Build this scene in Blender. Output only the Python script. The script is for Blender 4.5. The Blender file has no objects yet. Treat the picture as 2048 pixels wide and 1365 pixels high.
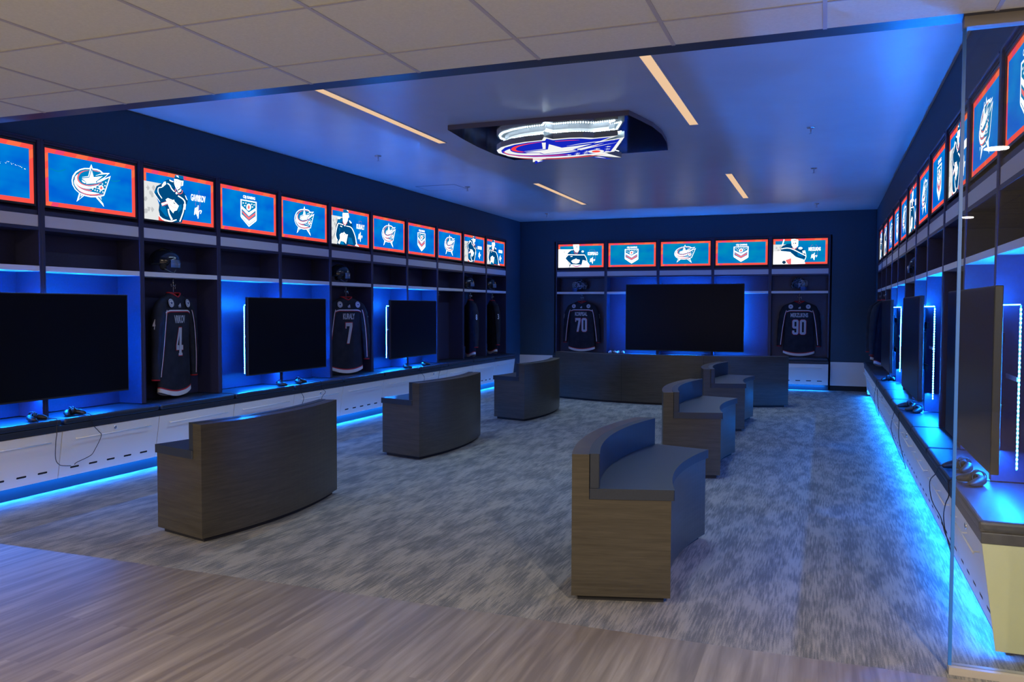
import bpy, bmesh, math, random
import numpy as np
from mathutils import Vector, Matrix
from mathutils.geometry import tessellate_polygon
random.seed(7)
sc = bpy.context.scene
COL = sc.collection
PI = math.pi

def lin(r, g, b):
    f = lambda c: (c/255/12.92) if c/255 <= 0.04045 else ((c/255+0.055)/1.055)**2.4
    return (f(r), f(g), f(b), 1.0)

# ------------------------------------------------------------------ camera
CAMH = 1.4613
cd = bpy.data.cameras.new('camera')
cam = bpy.data.objects.new('camera', cd)
COL.objects.link(cam)
cd.sensor_width = 36.0
cd.lens = 36.0*1666.8/2048
cd.clip_start = 0.05
yaw, pitch, roll = -0.3588, -0.0399, 0.0029
cy, sy, cp, sp = math.cos(yaw), math.sin(yaw), math.cos(pitch), math.sin(pitch)
Fv = Vector((sy*cp, cy*cp, sp)); R0 = Vector((cy, -sy, 0)); U0 = R0.cross(Fv)
Rv = R0*math.cos(roll)+U0*math.sin(roll); Uv = -R0*math.sin(roll)+U0*math.cos(roll)
cam.matrix_world = Matrix(((Rv.x, Uv.x, -Fv.x, 0), (Rv.y, Uv.y, -Fv.y, 0), (Rv.z, Uv.z, -Fv.z, CAMH), (0, 0, 0, 1)))
sc.camera = cam

# ------------------------------------------------------------------ view / world
sc.view_settings.view_transform = 'Standard'
sc.view_settings.look = 'None'
sc.view_settings.exposure = 0.0
sc.view_settings.gamma = 1.0
sc.view_settings.use_curve_mapping = False
w = bpy.data.worlds.new('world'); sc.world = w
w.use_nodes = True
w.node_tree.nodes['Background'].inputs[0].default_value = (1.0, 0.80, 0.55, 1)
w.node_tree.nodes['Background'].inputs[1].default_value = 0.26

# ------------------------------------------------------------------ room numbers
XL, XR, YB = -5.779, 0.810, 15.90      # planes of the locker fronts
P = 1.0229                              # locker pitch
Y0L, Y0R, X0B = 4.870, 15.087, -5.038   # divider lines
ZC, ZT = 3.197, 2.595                   # inner and outer ceiling
ZTOP = 2.779                            # top of lockers
YE = 3.647                              # opening line
DEP = 0.275                             # locker depth
BLUE = (0.004, 0.18, 1.0)

def area(name, loc, rot, sx, sy, power, col, spread=PI):
    l = bpy.data.lights.new(name, 'AREA'); l.shape = 'RECTANGLE'; l.size = sx; l.size_y = sy
    l.energy = power; l.color = col; l.spread = spread
    o = bpy.data.objects.new(name, l); COL.objects.link(o); o.location = loc; o.rotation_euler = rot
    return o

def aim(o, d):
    o.rotation_euler = Vector(d).to_track_quat('-Z', 'Y').to_euler()

# television halo: power per metre of strip, underglow power per metre
P_LIN = 26.0
P_TV, P_UG = 46.0, 13.0
# lower edge of every television's strip loop, facing straight down on the bench
for side, c in (('L', Y0L), ('L', Y0L+3*P), ('L', Y0L+6*P), ('R', Y0R-10*P), ('R', Y0R-7*P), ('R', Y0R-4*P)):
    for k in (-.335, .335):
        area('lower_strip', ((XL-.03 if side == 'L' else XR+.03), c+k, .742), (0, 0, 0), .01, .60, P_TV*.36, BLUE)
for k in (-.80, 0, .80):
    area('lower_strip', (X0B+2.5*P+k, YB+.03, .66), (0, 0, PI/2), .01, .60, P_TV*.36, BLUE)
# underglow beneath the cabinets
def under(x, y, ln, n, along):
    o = area('underglow', (x, y, 0.0985), (0, 0, 0), 0.012, ln, P_UG*ln, (0.004, 0.20, 1.0))
    zz = -Vector(n).normalized(); yy = Vector(along); xx = yy.cross(zz)
    o.rotation_euler = Matrix((xx, yy, zz)).transposed().to_euler()
under(XL+0.104, 9.45, 11.3, (0.08, 0, -1), (0, 1, 0))
under(XR-0.104, 9.50, 11.1, (-0.3, 0, -1), (0, 1, 0))
under(X0B+2.5*P, YB-0.104, 5.0, (0, -0.02, -1), (1, 0, 0))

# ------------------------------------------------------------------ materials
def new_mat(name):
    m = bpy.data.materials.new(name); m.use_nodes = True
    return m, m.node_tree, m.node_tree.nodes['Principled BSDF']
def M_(name, col, rough=0.5, metal=0.0, spec=0.5, coat=0):
    m, nt, b = new_mat(name)
    b.inputs['Base Color'].default_value = col if len(col) == 4 else (*col, 1)
    b.inputs['Roughness'].default_value = rough; b.inputs['Metallic'].default_value = metal
    b.inputs['Specular IOR Level'].default_value = spec
    return m
def E_(name, col, s=1.0):
    m = bpy.data.materials.new(name); m.use_nodes = True; nt = m.node_tree; nt.nodes.clear()
    e = nt.nodes.new('ShaderNodeEmission'); o = nt.nodes.new('ShaderNodeOutputMaterial')
    e.inputs[0].default_value = col; e.inputs[1].default_value = s; nt.links.new(e.outputs[0], o.inputs[0])
    return m
def ramp(nt, stops):
    r = nt.nodes.new('ShaderNodeValToRGB'); el = r.color_ramp.elements
    el[0].position, el[0].color = stops[0]; el[1].position, el[1].color = stops[-1]
    for p_, c_ in stops[1:-1]:
        e = el.new(p_); e.color = c_
    return r
def noise_mat(name, stops, scale, rough, coord='Object', nscale=5, detail=4, bump=0.0, metal=0, spec=0.5, dist=0.0, rot=None):
    m, nt, b = new_mat(name)
    tc = nt.nodes.new('ShaderNodeTexCoord'); mp = nt.nodes.new('ShaderNodeMapping')
    mp.inputs['Scale'].default_value = scale
    if rot: mp.inputs['Rotation'].default_value = rot
    n = nt.nodes.new('ShaderNodeTexNoise'); n.inputs['Scale'].default_value = nscale; n.inputs['Detail'].default_value = detail
    n.inputs['Distortion'].default_value = dist
    r = ramp(nt, stops)
    nt.links.new(tc.outputs[coord], mp.inputs[0]); nt.links.new(mp.outputs[0], n.inputs['Vector'])
    nt.links.new(n.outputs['Fac'], r.inputs[0]); nt.links.new(r.outputs[0], b.inputs['Base Color'])
    b.inputs['Roughness'].default_value = rough; b.inputs['Metallic'].default_value = metal
    b.inputs['Specular IOR Level'].default_value = spec
    if bump:
        bp = nt.nodes.new('ShaderNodeBump'); bp.inputs['Strength'].default_value = bump; bp.inputs['Distance'].default_value = 0.002
        nt.links.new(n.outputs['Fac'], bp.inputs['Height']); nt.links.new(bp.outputs[0], b.inputs['Normal'])
    return m
def g(v, t=(1, 1, 1)): return (v*t[0], v*t[1], v*t[2], 1)

M = {}
M['navy_wall'] = noise_mat('navy_wall_paint', [(0.3, g(1, (.016, .050, .088))), (0.7, g(1, (.019, .056, .096)))], (1, 1, 1), 0.6, nscale=40)
M['laminate'] = noise_mat('charcoal_laminate', [(0.3, g(1, (.023, .024, .066))), (0.7, g(1, (.028, .029, .078)))], (1, 1, 1), 0.42, nscale=60)
M['light_lam'] = M_('light_grey_laminate', lin(222, 220, 226), 0.4)
M['cream'] = M_('pale_grey_cabinet_laminate', lin(228, 226, 222), 0.38)
M['endpanel'] = M_('end_panel_painted_warm', (.56, .56, .34, 1), 0.4)  # warm corridor light on the pale laminate, put into the base colour
M['slab'] = M_('charcoal_worktop', (.018, .024, .042, 1), 0.45)
M['vinyl_seat'] = noise_mat('navy_upholstery', [(0.3, (.013, .020, .038, 1)), (0.7, (.017, .026, .047, 1))], (1, 1, 1), 0.42, nscale=220, bump=0.15)
M['black'] = M_('black_plastic', (.010, .010, .012, 1), 0.45)
M['toe'] = M_('black_toe_kick', (.008, .008, .010, 1), 0.7)
M['kick'] = M_('dark_kick_board', (.009, .010, .016, 1), 0.5)
M['bezel'] = M_('screen_bezel', (.020, .020, .026, 1), 0.35)
M['tvface'] = M_('television_glass', (.004, .005, .009, 1), 0.30, spec=0.12)
M['tvback'] = M_('television_back', (.018, .018, .022, 1), 0.4)
M['chrome'] = M_('chrome', (.72, .73, .76, 1), 0.22, metal=1)
M['steel'] = M_('brushed_steel', (.55, .56, .60, 1), 0.35, metal=1)
M['slot'] = M_('slot_shadow', (.004, .004, .004, 1), 0.9)
M['wire'] = M_('cord_rubber', (.012, .012, .016, 1), 0.5)
M['wood'] = None
def wood(name, a, b_, c_, rough=0.30):
    m, nt, b = new_mat(name)
    tc = nt.nodes.new('ShaderNodeTexCoord')
    m1 = nt.nodes.new('ShaderNodeMapping'); m1.inputs['Scale'].default_value = (1.4, 1.4, 26)
    n1 = nt.nodes.new('ShaderNodeTexNoise'); n1.inputs['Scale'].default_value = 2.2; n1.inputs['Detail'].default_value = 7; n1.inputs['Distortion'].default_value = 0.35
    m2 = nt.nodes.new('ShaderNodeMapping'); m2.inputs['Scale'].default_value = (5, 5, 170)
    n2 = nt.nodes.new('ShaderNodeTexNoise'); n2.inputs['Scale'].default_value = 2; n2.inputs['Detail'].default_value = 4
    mx = nt.nodes.new('ShaderNodeMath'); mx.operation = 'MULTIPLY_ADD'; mx.inputs[1].default_value = 0.45
    ml = nt.nodes.new('ShaderNodeMath'); ml.operation = 'MULTIPLY'; ml.inputs[1].default_value = 0.55
    nt.links.new(tc.outputs['Object'], m1.inputs[0]); nt.links.new(tc.outputs['Object'], m2.inputs[0])
    nt.links.new(m1.outputs[0], n1.inputs['Vector']); nt.links.new(m2.outputs[0], n2.inputs['Vector'])
    nt.links.new(n1.outputs['Fac'], ml.inputs[0]); nt.links.new(n2.outputs['Fac'], mx.inputs[0]); nt.links.new(ml.outputs[0], mx.inputs[2])
    r = ramp(nt, [(0.34, a), (0.5, b_), (0.66, c_)])
    nt.links.new(mx.outputs[0], r.inputs[0]); nt.links.new(r.outputs[0], b.inputs['Base Color'])
    b.inputs['Roughness'].default_value = rough
    return m
M['wood'] = wood('grey_brown_wood_veneer', (.037, .032, .023, 1), (.052, .046, .034, 1), (.070, .062, .046, 1))

def carpet_mat():
    m, nt, b = new_mat('streaked_carpet')
    tc = nt.nodes.new('ShaderNodeTexCoord')
    def nz(scale, s, det, dist=0):
        mp = nt.nodes.new('ShaderNodeMapping'); mp.inputs['Scale'].default_value = scale
        n = nt.nodes.new('ShaderNodeTexNoise'); n.inputs['Scale'].default_value = s; n.inputs['Detail'].default_value = det
        n.inputs['Distortion'].default_value = dist
        nt.links.new(tc.outputs['Object'], mp.inputs[0]); nt.links.new(mp.outputs[0], n.inputs['Vector']); return n
    patch = nz((6.0, 1.8, 1), 1.5, 6, .3)
    streak = nz((110, 6.5, 1), 1.0, 5, .15)
    fleck = nz((150, 60, 1), 2.0, 2)
    a = nt.nodes.new('ShaderNodeMath'); a.operation = 'MULTIPLY_ADD'; a.inputs[1].default_value = 0.44
    nt.links.new(patch.outputs['Fac'], a.inputs[0])
    s2 = nt.nodes.new('ShaderNodeMath'); s2.operation = 'MULTIPLY_ADD'; s2.inputs[1].default_value = 0.46
    s3 = nt.nodes.new('ShaderNodeMath'); s3.operation = 'MULTIPLY'; s3.inputs[1].default_value = 0.22
    nt.links.new(fleck.outputs['Fac'], s3.inputs[0]); nt.links.new(streak.outputs['Fac'], s2.inputs[0])
    nt.links.new(s3.outputs[0], s2.inputs[2]); nt.links.new(s2.outputs[0], a.inputs[2])
    r = ramp(nt, [(0.48, (.128, .134, .144, 1)), (0.55, (.192, .194, .196, 1)), (0.62, (.285, .277, .258, 1))])
    nt.links.new(a.outputs[0], r.inputs[0]); nt.links.new(r.outputs[0], b.inputs['Base Color'])
    b.inputs['Roughness'].default_value = 0.95; b.inputs['Specular IOR Level'].default_value = 0.1
    bp = nt.nodes.new('ShaderNodeBump'); bp.inputs['Strength'].default_value = 0.35; bp.inputs['Distance'].default_value = 0.004
    nt.links.new(a.outputs[0], bp.inputs['Height']); nt.links.new(bp.outputs[0], b.inputs['Normal'])
    return m
M['carpet'] = carpet_mat()

def plank_mat():
    m, nt, b = new_mat('vinyl_planks')
    tc = nt.nodes.new('ShaderNodeTexCoord'); mp = nt.nodes.new('ShaderNodeMapping')
    mp.inputs['Rotation'].default_value = (0, 0, PI/2)
    br = nt.nodes.new('ShaderNodeTexBrick')
    br.inputs['Scale'].default_value = 1.0; br.inputs['Brick Width'].default_value = 1.22; br.inputs['Row Height'].default_value = 0.152
    br.inputs['Mortar Size'].default_value = 0.0008; br.offset = 0.37
    br.inputs['Color1'].default_value = (0.35, 0.35, 0.35, 1); br.inputs['Color2'].default_value = (0.65, 0.65, 0.65, 1); br.inputs['Mortar'].default_value = (0.3, 0.3, 0.3, 1)
    nt.links.new(tc.outputs['Object'], mp.inputs[0]); nt.links.new(mp.outputs[0], br.inputs['Vector'])
    m2 = nt.nodes.new('ShaderNodeMapping'); m2.inputs['Scale'].default_value = (26, 1.5, 1)
    n = nt.nodes.new('ShaderNodeTexNoise'); n.inputs['Scale'].default_value = 1.0; n.inputs['Detail'].default_value = 6; n.inputs['Distortion'].default_value = .3
    sh = nt.nodes.new('ShaderNodeVectorMath'); sh.operation = 'MULTIPLY_ADD'; sh.inputs[1].default_value = (9, 9, 9)
    nt.links.new(br.outputs['Color'], sh.inputs[0]); nt.links.new(m2.outputs[0], sh.inputs[2])
    nt.links.new(tc.outputs['Object'], m2.inputs[0]); nt.links.new(sh.outputs[0], n.inputs['Vector'])
    a = nt.nodes.new('ShaderNodeMath'); a.operation = 'MULTIPLY_ADD'; a.inputs[1].default_value = 0.62
    c = nt.nodes.new('ShaderNodeMath'); c.operation = 'MULTIPLY'; c.inputs[1].default_value = 0.26
    nt.links.new(br.outputs['Color'], c.inputs[0]); nt.links.new(n.outputs['Fac'], a.inputs[0]); nt.links.new(c.outputs[0], a.inputs[2])
    r = ramp(nt, [(0.36, (.150, .126, .106, 1)), (0.50, (.235, .204, .174, 1)), (0.66, (.36, .318, .272, 1))])
    nt.links.new(a.outputs[0], r.inputs[0]); nt.links.new(r.outputs[0], b.inputs['Base Color'])
    b.inputs['Roughness'].default_value = 0.42; b.inputs['Specular IOR Level'].default_value = 0.4
    return m
M['planks'] = plank_mat()
M['ceil'] = noise_mat('satin_white_ceiling', [(0.3, (.60, .60, .62, 1)), (0.7, (.64, .64, .66, 1))], (1, 1, 1), 0.33, nscale=3, spec=0.45)
M['tile'] = noise_mat('mineral_ceiling_tile', [(0.3, (.74, .76, .65, 1)), (0.7, (.80, .82, .71, 1))], (1, 1, 1), 0.9, nscale=90, bump=0.3, spec=0.2)
M['tbar'] = M_('ceiling_grid_bar', (.52, .52, .54, 1), 0.5)
M['trim'] = M_('aluminium_trim', (.42, .40, .38, 1), 0.45, metal=0.3)
M['beam'] = M_('dark_header_paint', (.035, .045, .085, 1), 0.35)
M['white'] = M_('white_plastic', (.75, .75, .78, 1), 0.35)

# ------------------------------------------------------------------ mesh builder
class MB:
    def __init__(s): s.v = []; s.f = []; s.mi = []; s.sm = []
    def add(s, vs, fs, mi=0, T=None, smooth=False):
        o = len(s.v)
        for p in vs:
            p = Vector(p)
            s.v.append(tuple(T @ p) if T else tuple(p))
        for f in fs: s.f.append([i+o for i in f]); s.mi.append(mi); s.sm.append(smooth)
    def box(s, a, b, mi=0, T=None):
        (x0, y0, z0), (x1, y1, z1) = a, b
        vs = [(x, y, z) for x in (x0, x1) for y in (y0, y1) for z in (z0, z1)]
        s.add(vs, [(0, 1, 3, 2), (4, 6, 7, 5), (0, 4, 5, 1), (2, 3, 7, 6), (0, 2, 6, 4), (1, 5, 7, 3)], mi, T)
    def prism(s, pts, lo, hi, axis='z', mi=0, T=None, caps=True, side_mi=None):
        """extrude a 2D outline; axis z: (x,y); axis x: (y,z); axis y: (x,z)"""
        def mk(p, t):
            return (p[0], p[1], t) if axis == 'z' else ((t, p[0], p[1]) if axis == 'x' else (p[0], t, p[1]))
        n = len(pts); vs = [mk(p, lo) for p in pts]+[mk(p, hi) for p in pts]
        s.add(vs, [(i, (i+1) % n, n+(i+1) % n, n+i) for i in range(n)], mi if side_mi is None else side_mi, T)
        if caps:
            tri = tessellate_polygon([[Vector((p[0], p[1], 0)) for p in pts]])
            s.add(vs, [tuple(t) for t in tri]+[tuple(i+n for i in reversed(t)) for t in tri], mi, T)
    def flat(s, pts, y, mi=0, T=None):
        """flat polygon in the local x-z plane facing -y"""
        if len(pts) < 3: return
        tri = tessellate_polygon([[Vector((p[0], p[1], 0)) for p in pts]])
        fs = []
        for t in tri:
            a, b, c = [pts[i] for i in t]
            cr = (b[0]-a[0])*(c[1]-a[1])-(b[1]-a[1])*(c[0]-a[0])
            if abs(cr) < 1e-12: continue
            fs.append(tuple(t) if cr > 0 else tuple(reversed(t)))
        s.add([(p[0], y, p[1]) for p in pts], fs, mi, T)
    def loft(s, rings, mi=0, close=True, caps=True, smooth=True, T=None, mif=None):
        n = len(rings[0]); vs = [p for r in rings for p in r]; m = len(rings)
        for j in range(m-1):
            fs = []
            for i in range(n if close else n-1):
                k = (i+1) % n
                fs.append((j*n+i, j*n+k, (j+1)*n+k, (j+1)*n+i))
            # grouped per band so that a band can have its own material
            o = len(s.v) if j == 0 else o
            if j == 0:
                for p in vs:
                    p = Vector(p); s.v.append(tuple(T @ p) if T else tuple(p))
            for q, f in enumerate(fs):
                s.f.append([x+o for x in f]); s.mi.append(mif(j, q) if mif else mi); s.sm.append(smooth)
        if caps:
            s.f.append([o+i for i in reversed(range(n))]); s.mi.append(mi); s.sm.append(False)
            s.f.append([o+(m-1)*n+i for i in range(n)]); s.mi.append(mi); s.sm.append(False)
    def tube(s, pts, r, n=8, mi=0, caps=True, T=None, flat=1.0):
        pts = [Vector(p) for p in pts]; rings = []
        prev = None
        for i, p in enumerate(pts):
            t = (pts[min(i+1, len(pts)-1)]-pts[max(i-1, 0)])
            if t.length < 1e-9: t = Vector((0, 0, 1))
            t.normalize()
            if prev is None:
                a = Vector((0, 0, 1)) if abs(t.z) < .9 else Vector((1, 0, 0))
                u = t.cross(a).normalized()
            else:
                u = (prev-t*prev.dot(t))
                u = u.normalized() if u.length > 1e-6 else t.orthogonal().normalized()
            prev = u; v = t.cross(u)
            rr = r[i] if isinstance(r, (list, tuple)) else r
            rings.append([p+(u*math.cos(2*PI*k/n)+v*math.sin(2*PI*k/n)*flat)*rr for k in range(n)])
        s.loft(rings, mi, True, caps, True, T)
    def lathe(s, prof, n=20, mi=0, T=None):
        rings = [[(r*math.cos(2*PI*k/n), r*math.sin(2*PI*k/n), z) for k in range(n)] for r, z in prof]
        s.loft(rings, mi, True, True, True, T)
    def build(s, name, mats, parent=None, bevel=0, seg=2, loc=None, rz=None):
        me = bpy.data.meshes.new(name); me.from_pydata(s.v, [], s.f)
        for m in (mats if isinstance(mats, (list, tuple)) else [mats]): me.materials.append(M[m] if isinstance(m, str) else m)
        for i, p in enumerate(me.polygons): p.material_index = s.mi[i]; p.use_smooth = s.sm[i]
        me.update()
        o = bpy.data.objects.new(name, me); COL.objects.link(o)
        if parent: o.parent = parent
        if loc is not None: o.location = loc
        if rz is not None: o.rotation_euler = (0, 0, rz)
        if bevel:
            b = o.modifiers.new('bevel', 'BEVEL'); b.width = bevel; b.segments = seg; b.limit_method = 'ANGLE'; b.angle_limit = math.radians(50)
            b.harden_normals = False
        return o

def thing(name, label, cat, loc=(0, 0, 0), rz=0.0, group=None):
    o = bpy.data.objects.new(name, None); COL.objects.link(o)
    o.empty_display_size = 0.1
    o.location = loc; o.rotation_euler = (0, 0, rz); tag(o, label, cat, group); return o
def tag(o, label, cat, group=None):
    o['label'] = label; o['category'] = cat
    if group: o['group'] = group
    return o
def struct(o): o['kind'] = 'structure'; return o
def dup(root, loc, rz, label, group=None):
    r = root.copy(); COL.objects.link(r); r.location = loc; r.rotation_euler = (0, 0, rz); r['label'] = label
    if group: r['group'] = group
    for ch in list(root.children):
        c = ch.copy(); COL.objects.link(c); c.parent = r
        for gc in list(ch.children):
            d = gc.copy(); COL.objects.link(d); d.parent = c
    return r
def slab_box(name, a, b, mat, bevel=0):
    m = MB(); m.box(a, b); return struct(m.build(name, mat, bevel=bevel))

WALL = {'L': (lambda s, d=0, z=0: (XL+d, Y0L+s, z), PI/2), 'R': (lambda s, d=0, z=0: (XR-d, Y0R-s, z), -PI/2),
        'B': (lambda s, d=0, z=0: (X0B+s, YB-d, z), 0.0)}
ORD = ['first', 'second', 'third', 'fourth', 'fifth', 'sixth', 'seventh', 'eighth', 'ninth', 'tenth', 'eleventh', 'twelfth']

# ------------------------------------------------------------------ shell
slab_box('floor', (-6.4, YE, -0.06), (1.4, 16.4, 0.0), 'carpet')
slab_box('floor', (-10.0, -6.0, -0.06), (5.5, YE, 0.0), 'planks')
slab_box('ceiling', (-6.4, YE+0.113, ZC), (1.4, 16.4, ZC+0.08), 'ceil')
slab_box('ceiling', (-10.0, -6.0, ZT), (5.5, YE, ZT+0.03), 'tile')
# T-bar grid of the outer ceiling
m = MB(); TX, TY, TP = -3.676, 3.331, 0.6096
for k in range(-10, 16):
    x = TX+k*TP
    m.box((x-.008, -6.0, ZT-.004), (x+.008, YE-.002, ZT+.002))
for k in range(0, 16):
    y = TY-k*TP
    if y > -6: m.box((-10, y-.005, ZT-.0035), (5.5, y+.005, ZT+.002))
struct(m.build('trim_1', 'tbar'))
# header beam across the opening
slab_box('trim_2', (-10.0, YE, ZT), (5.5, YE+0.113, ZC+0.08), 'beam')
# left wall: soffit, wall behind the lockers, flush far part
m = MB()
m.box((XL-.55, YE+.113, ZTOP), (XL-.015, YB+.3, ZC))
m.box((XL-.55, YE+.113, 0), (XL-DEP-.012, YB+.3, ZTOP))
m.box((XL-DEP-.012, Y0L+10*P+.03, 0), (XL-.015, YB+.3, ZTOP))
struct(m.build('wall_left', 'navy_wall'))
m = MB()
m.box((XR+.015, YE+.113, ZTOP), (XR+.55, YB+.3, ZC))
m.box((XR+DEP+.012, YE+.113, 0), (XR+.55, YB+.3, ZTOP))
m.box((XR+.015, Y0R+.03, 0), (XR+DEP+.012, YB+.3, ZTOP))
struct(m.build('wall_right', 'navy_wall'))
m = MB()
m.box((XL-.015, YB+.015, ZTOP), (XR+.015, YB+.45, ZC))
m.box((XL-.015, YB+DEP+.012, 0), (XR+.015, YB+.45, ZTOP))
m.box((XL-.015, YB+.015, 0), (X0B-.03, YB+DEP+.012, ZTOP))
m.box((X0B+5*P+.03, YB+.015, 0), (XR+.015, YB+DEP+.012, ZTOP))
struct(m.build('wall_back', 'navy_wall'))
# wall return left of the opening and right of the glass
slab_box('wall_front', (-10.0, YE, 0), (XL-.55, YE+.12, ZT), 'navy_wall')
slab_box('wall_front', (XR+.55, YE, 0), (5.5, YE+.12, ZT), 'navy_wall')

# kick boards under the cabinets
def kick(name, a, b): return slab_box(name, a, b, 'kick')
kick('baseboard_left', (XL+.05, YE+.2, 0), (XL+.07, Y0L+10*P, .098))
kick('baseboard_right', (XR-.07, 3.98, 0), (XR-.05, Y0R, .098))
kick('baseboard_back', (X0B, YB-.07, 0), (X0B+5*P, YB-.05, .098))

# ------------------------------------------------------------------ lockers
def make_locker(p=P):
    r = thing('locker', '', 'locker')
    h = 0.0272
    for sx in (0, 1):
        m = MB(); x0, x1 = (0.0003, h) if sx == 0 else (p-h, p-.0003)
        m.box((x0, 0, .582), (x1, DEP, ZTOP-.004)); m.build('side_panel', 'laminate', r, bevel=.0015, seg=1)
    m = MB(); m.box((h, DEP-.012, .582), (p-h, DEP, 2.19)); m.build('back_panel', 'laminate', r)
    m = MB(); m.box((h, .008, 2.087), (p-h, .026, 2.178)); m.build('header_strip', 'light_lam', r, bevel=.001, seg=1)
    m = MB(); m.box((h, .004, 2.060), (p-h, DEP-.012, 2.086)); m.build('compartment_top', 'laminate', r)
    m = MB(); m.box((h, .003, 1.737), (p-h, DEP-.012, 1.780)); m.build('shelf', 'light_lam', r, bevel=.001, seg=1)
    # screen surround
    m = MB(); z0, z1 = 2.215, 2.765
    m.box((h, .012, 2.180), (p-h, .10, z0)); m.box((h, .012, z1-.024), (p-h, .10, ZTOP-.006)); m.box((h, .10, 2.180), (p-h, .12, ZTOP-.006))
    m.box((h, -.004, ZTOP-.018), (p-h, .012, ZTOP-.006))
    m.build('screen_housing', 'laminate', r)
    return r

# ------------------------------------------------------------------ flat artwork helpers
def homog(src, dst):
    A = []; B = []
    for (x, y), (u, v) in zip(src, dst):
        A.append([x, y, 1, 0, 0, 0, -u*x, -u*y]); B.append(u)
        A.append([0, 0, 0, x, y, 1, -v*x, -v*y]); B.append(v)
    hh = np.linalg.solve(np.array(A, float), np.array(B, float))
    def f(p):
        x, y = p; d = hh[6]*x+hh[7]*y+1
        return ((hh[0]*x+hh[1]*y+hh[2])/d, (hh[3]*x+hh[4]*y+hh[5])/d)
    return f
SW, SH = 0.925, 0.458
RECT = [(0, SH), (SW, SH), (SW, 0), (0, 0)]
def catmull(pts, n=6):
    out = []; L = len(pts)
    for i in range(L-1):
        p0 = pts[max(i-1, 0)]; p1 = pts[i]; p2 = pts[i+1]; p3 = pts[min(i+2, L-1)]
        for k in range(n):
            t = k/n
            out.append(tuple(0.5*((2*b)+(-a+c)*t+(2*a-5*b+4*c-d)*t*t+(-a+3*b-3*c+d)*t**3) for a, b, c, d in zip(p0, p1, p2, p3)))
    out.append(tuple(pts[-1])); return out
def stroke(pts, ws, smooth=True):
    if not isinstance(ws, (list, tuple)): ws = [ws]*len(pts)
    q = [(p[0], p[1], w_) for p, w_ in zip(pts, ws)]
    if smooth and len(q) > 2: q = catmull(q)
    L = []; R = []
    for i, (x, y, w_) in enumerate(q):
        a = q[max(i-1, 0)]; b = q[min(i+1, len(q)-1)]
        dx, dy = b[0]-a[0], b[1]-a[1]; l = math.hypot(dx, dy) or 1
        nx, ny = -dy/l, dx/l; w_ = max(w_, .01)
        L.append((x+nx*w_/2, y+ny*w_/2)); R.append((x-nx*w_/2, y-ny*w_/2))
    return [[L[i], L[i+1], R[i+1], R[i]] for i in range(len(q)-1)]
def disc(cx, cy_, rx, ry, n=16): return [(cx+rx*math.cos(2*PI*k/n), cy_+ry*math.sin(2*PI*k/n)) for k in range(n)]
def star_pts(cx, cy_, r, n=5): return [(cx+(r if k % 2 == 0 else r*.42)*math.sin(PI*k/n), cy_-(r if k % 2 == 0 else r*.42)*math.cos(PI*k/n)) for k in range(2*n)]

TXT = {}
def text_tris(s, bold=0.0):
    if (s, bold) in TXT: return TXT[(s, bold)]
    c = bpy.data.curves.new('lettering', 'FONT'); c.body = s; c.offset = bold; c.resolution_u = 3
    o = bpy.data.objects.new('lettering', c); COL.objects.link(o)
    dg = bpy.context.evaluated_depsgraph_get(); dg.update()
    me = o.evaluated_get(dg).to_mesh(); me.calc_loop_triangles()
    vs = [(v.co.x, v.co.y) for v in me.vertices]; ts = [tuple(t.vertices) for t in me.loop_triangles]
    o.evaluated_get(dg).to_mesh_clear()
    bpy.data.objects.remove(o); bpy.data.curves.remove(c)
    x0 = min(v[0] for v in vs); x1 = max(v[0] for v in vs); y0 = min(v[1] for v in vs); y1 = max(v[1] for v in vs)
    vs = [((x-x0)/(x1-x0), (y-y0)/(y1-y0)) for x, y in vs]
    TXT[(s, bold)] = (vs, ts); return vs, ts
def put_text(mb, s, x, z, w_, h_, y, mi, bold=0.03, fn=None, shear=0):
    vs, ts = text_tris(s, bold)
    pts = [(x+a*w_+shear*b, z+b*h_) for a, b in vs]
    p3 = [(fn(*p) if fn else (p[0], y, p[1])) for p in pts]
    fs = []
    for t in ts:
        a, b, c = [pts[i] for i in t]
        cr = (b[0]-a[0])*(c[1]-a[1])-(b[1]-a[1])*(c[0]-a[0])
        fs.append(t if cr > 0 else tuple(reversed(t)))
    mb.add(p3, fs, mi)

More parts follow.
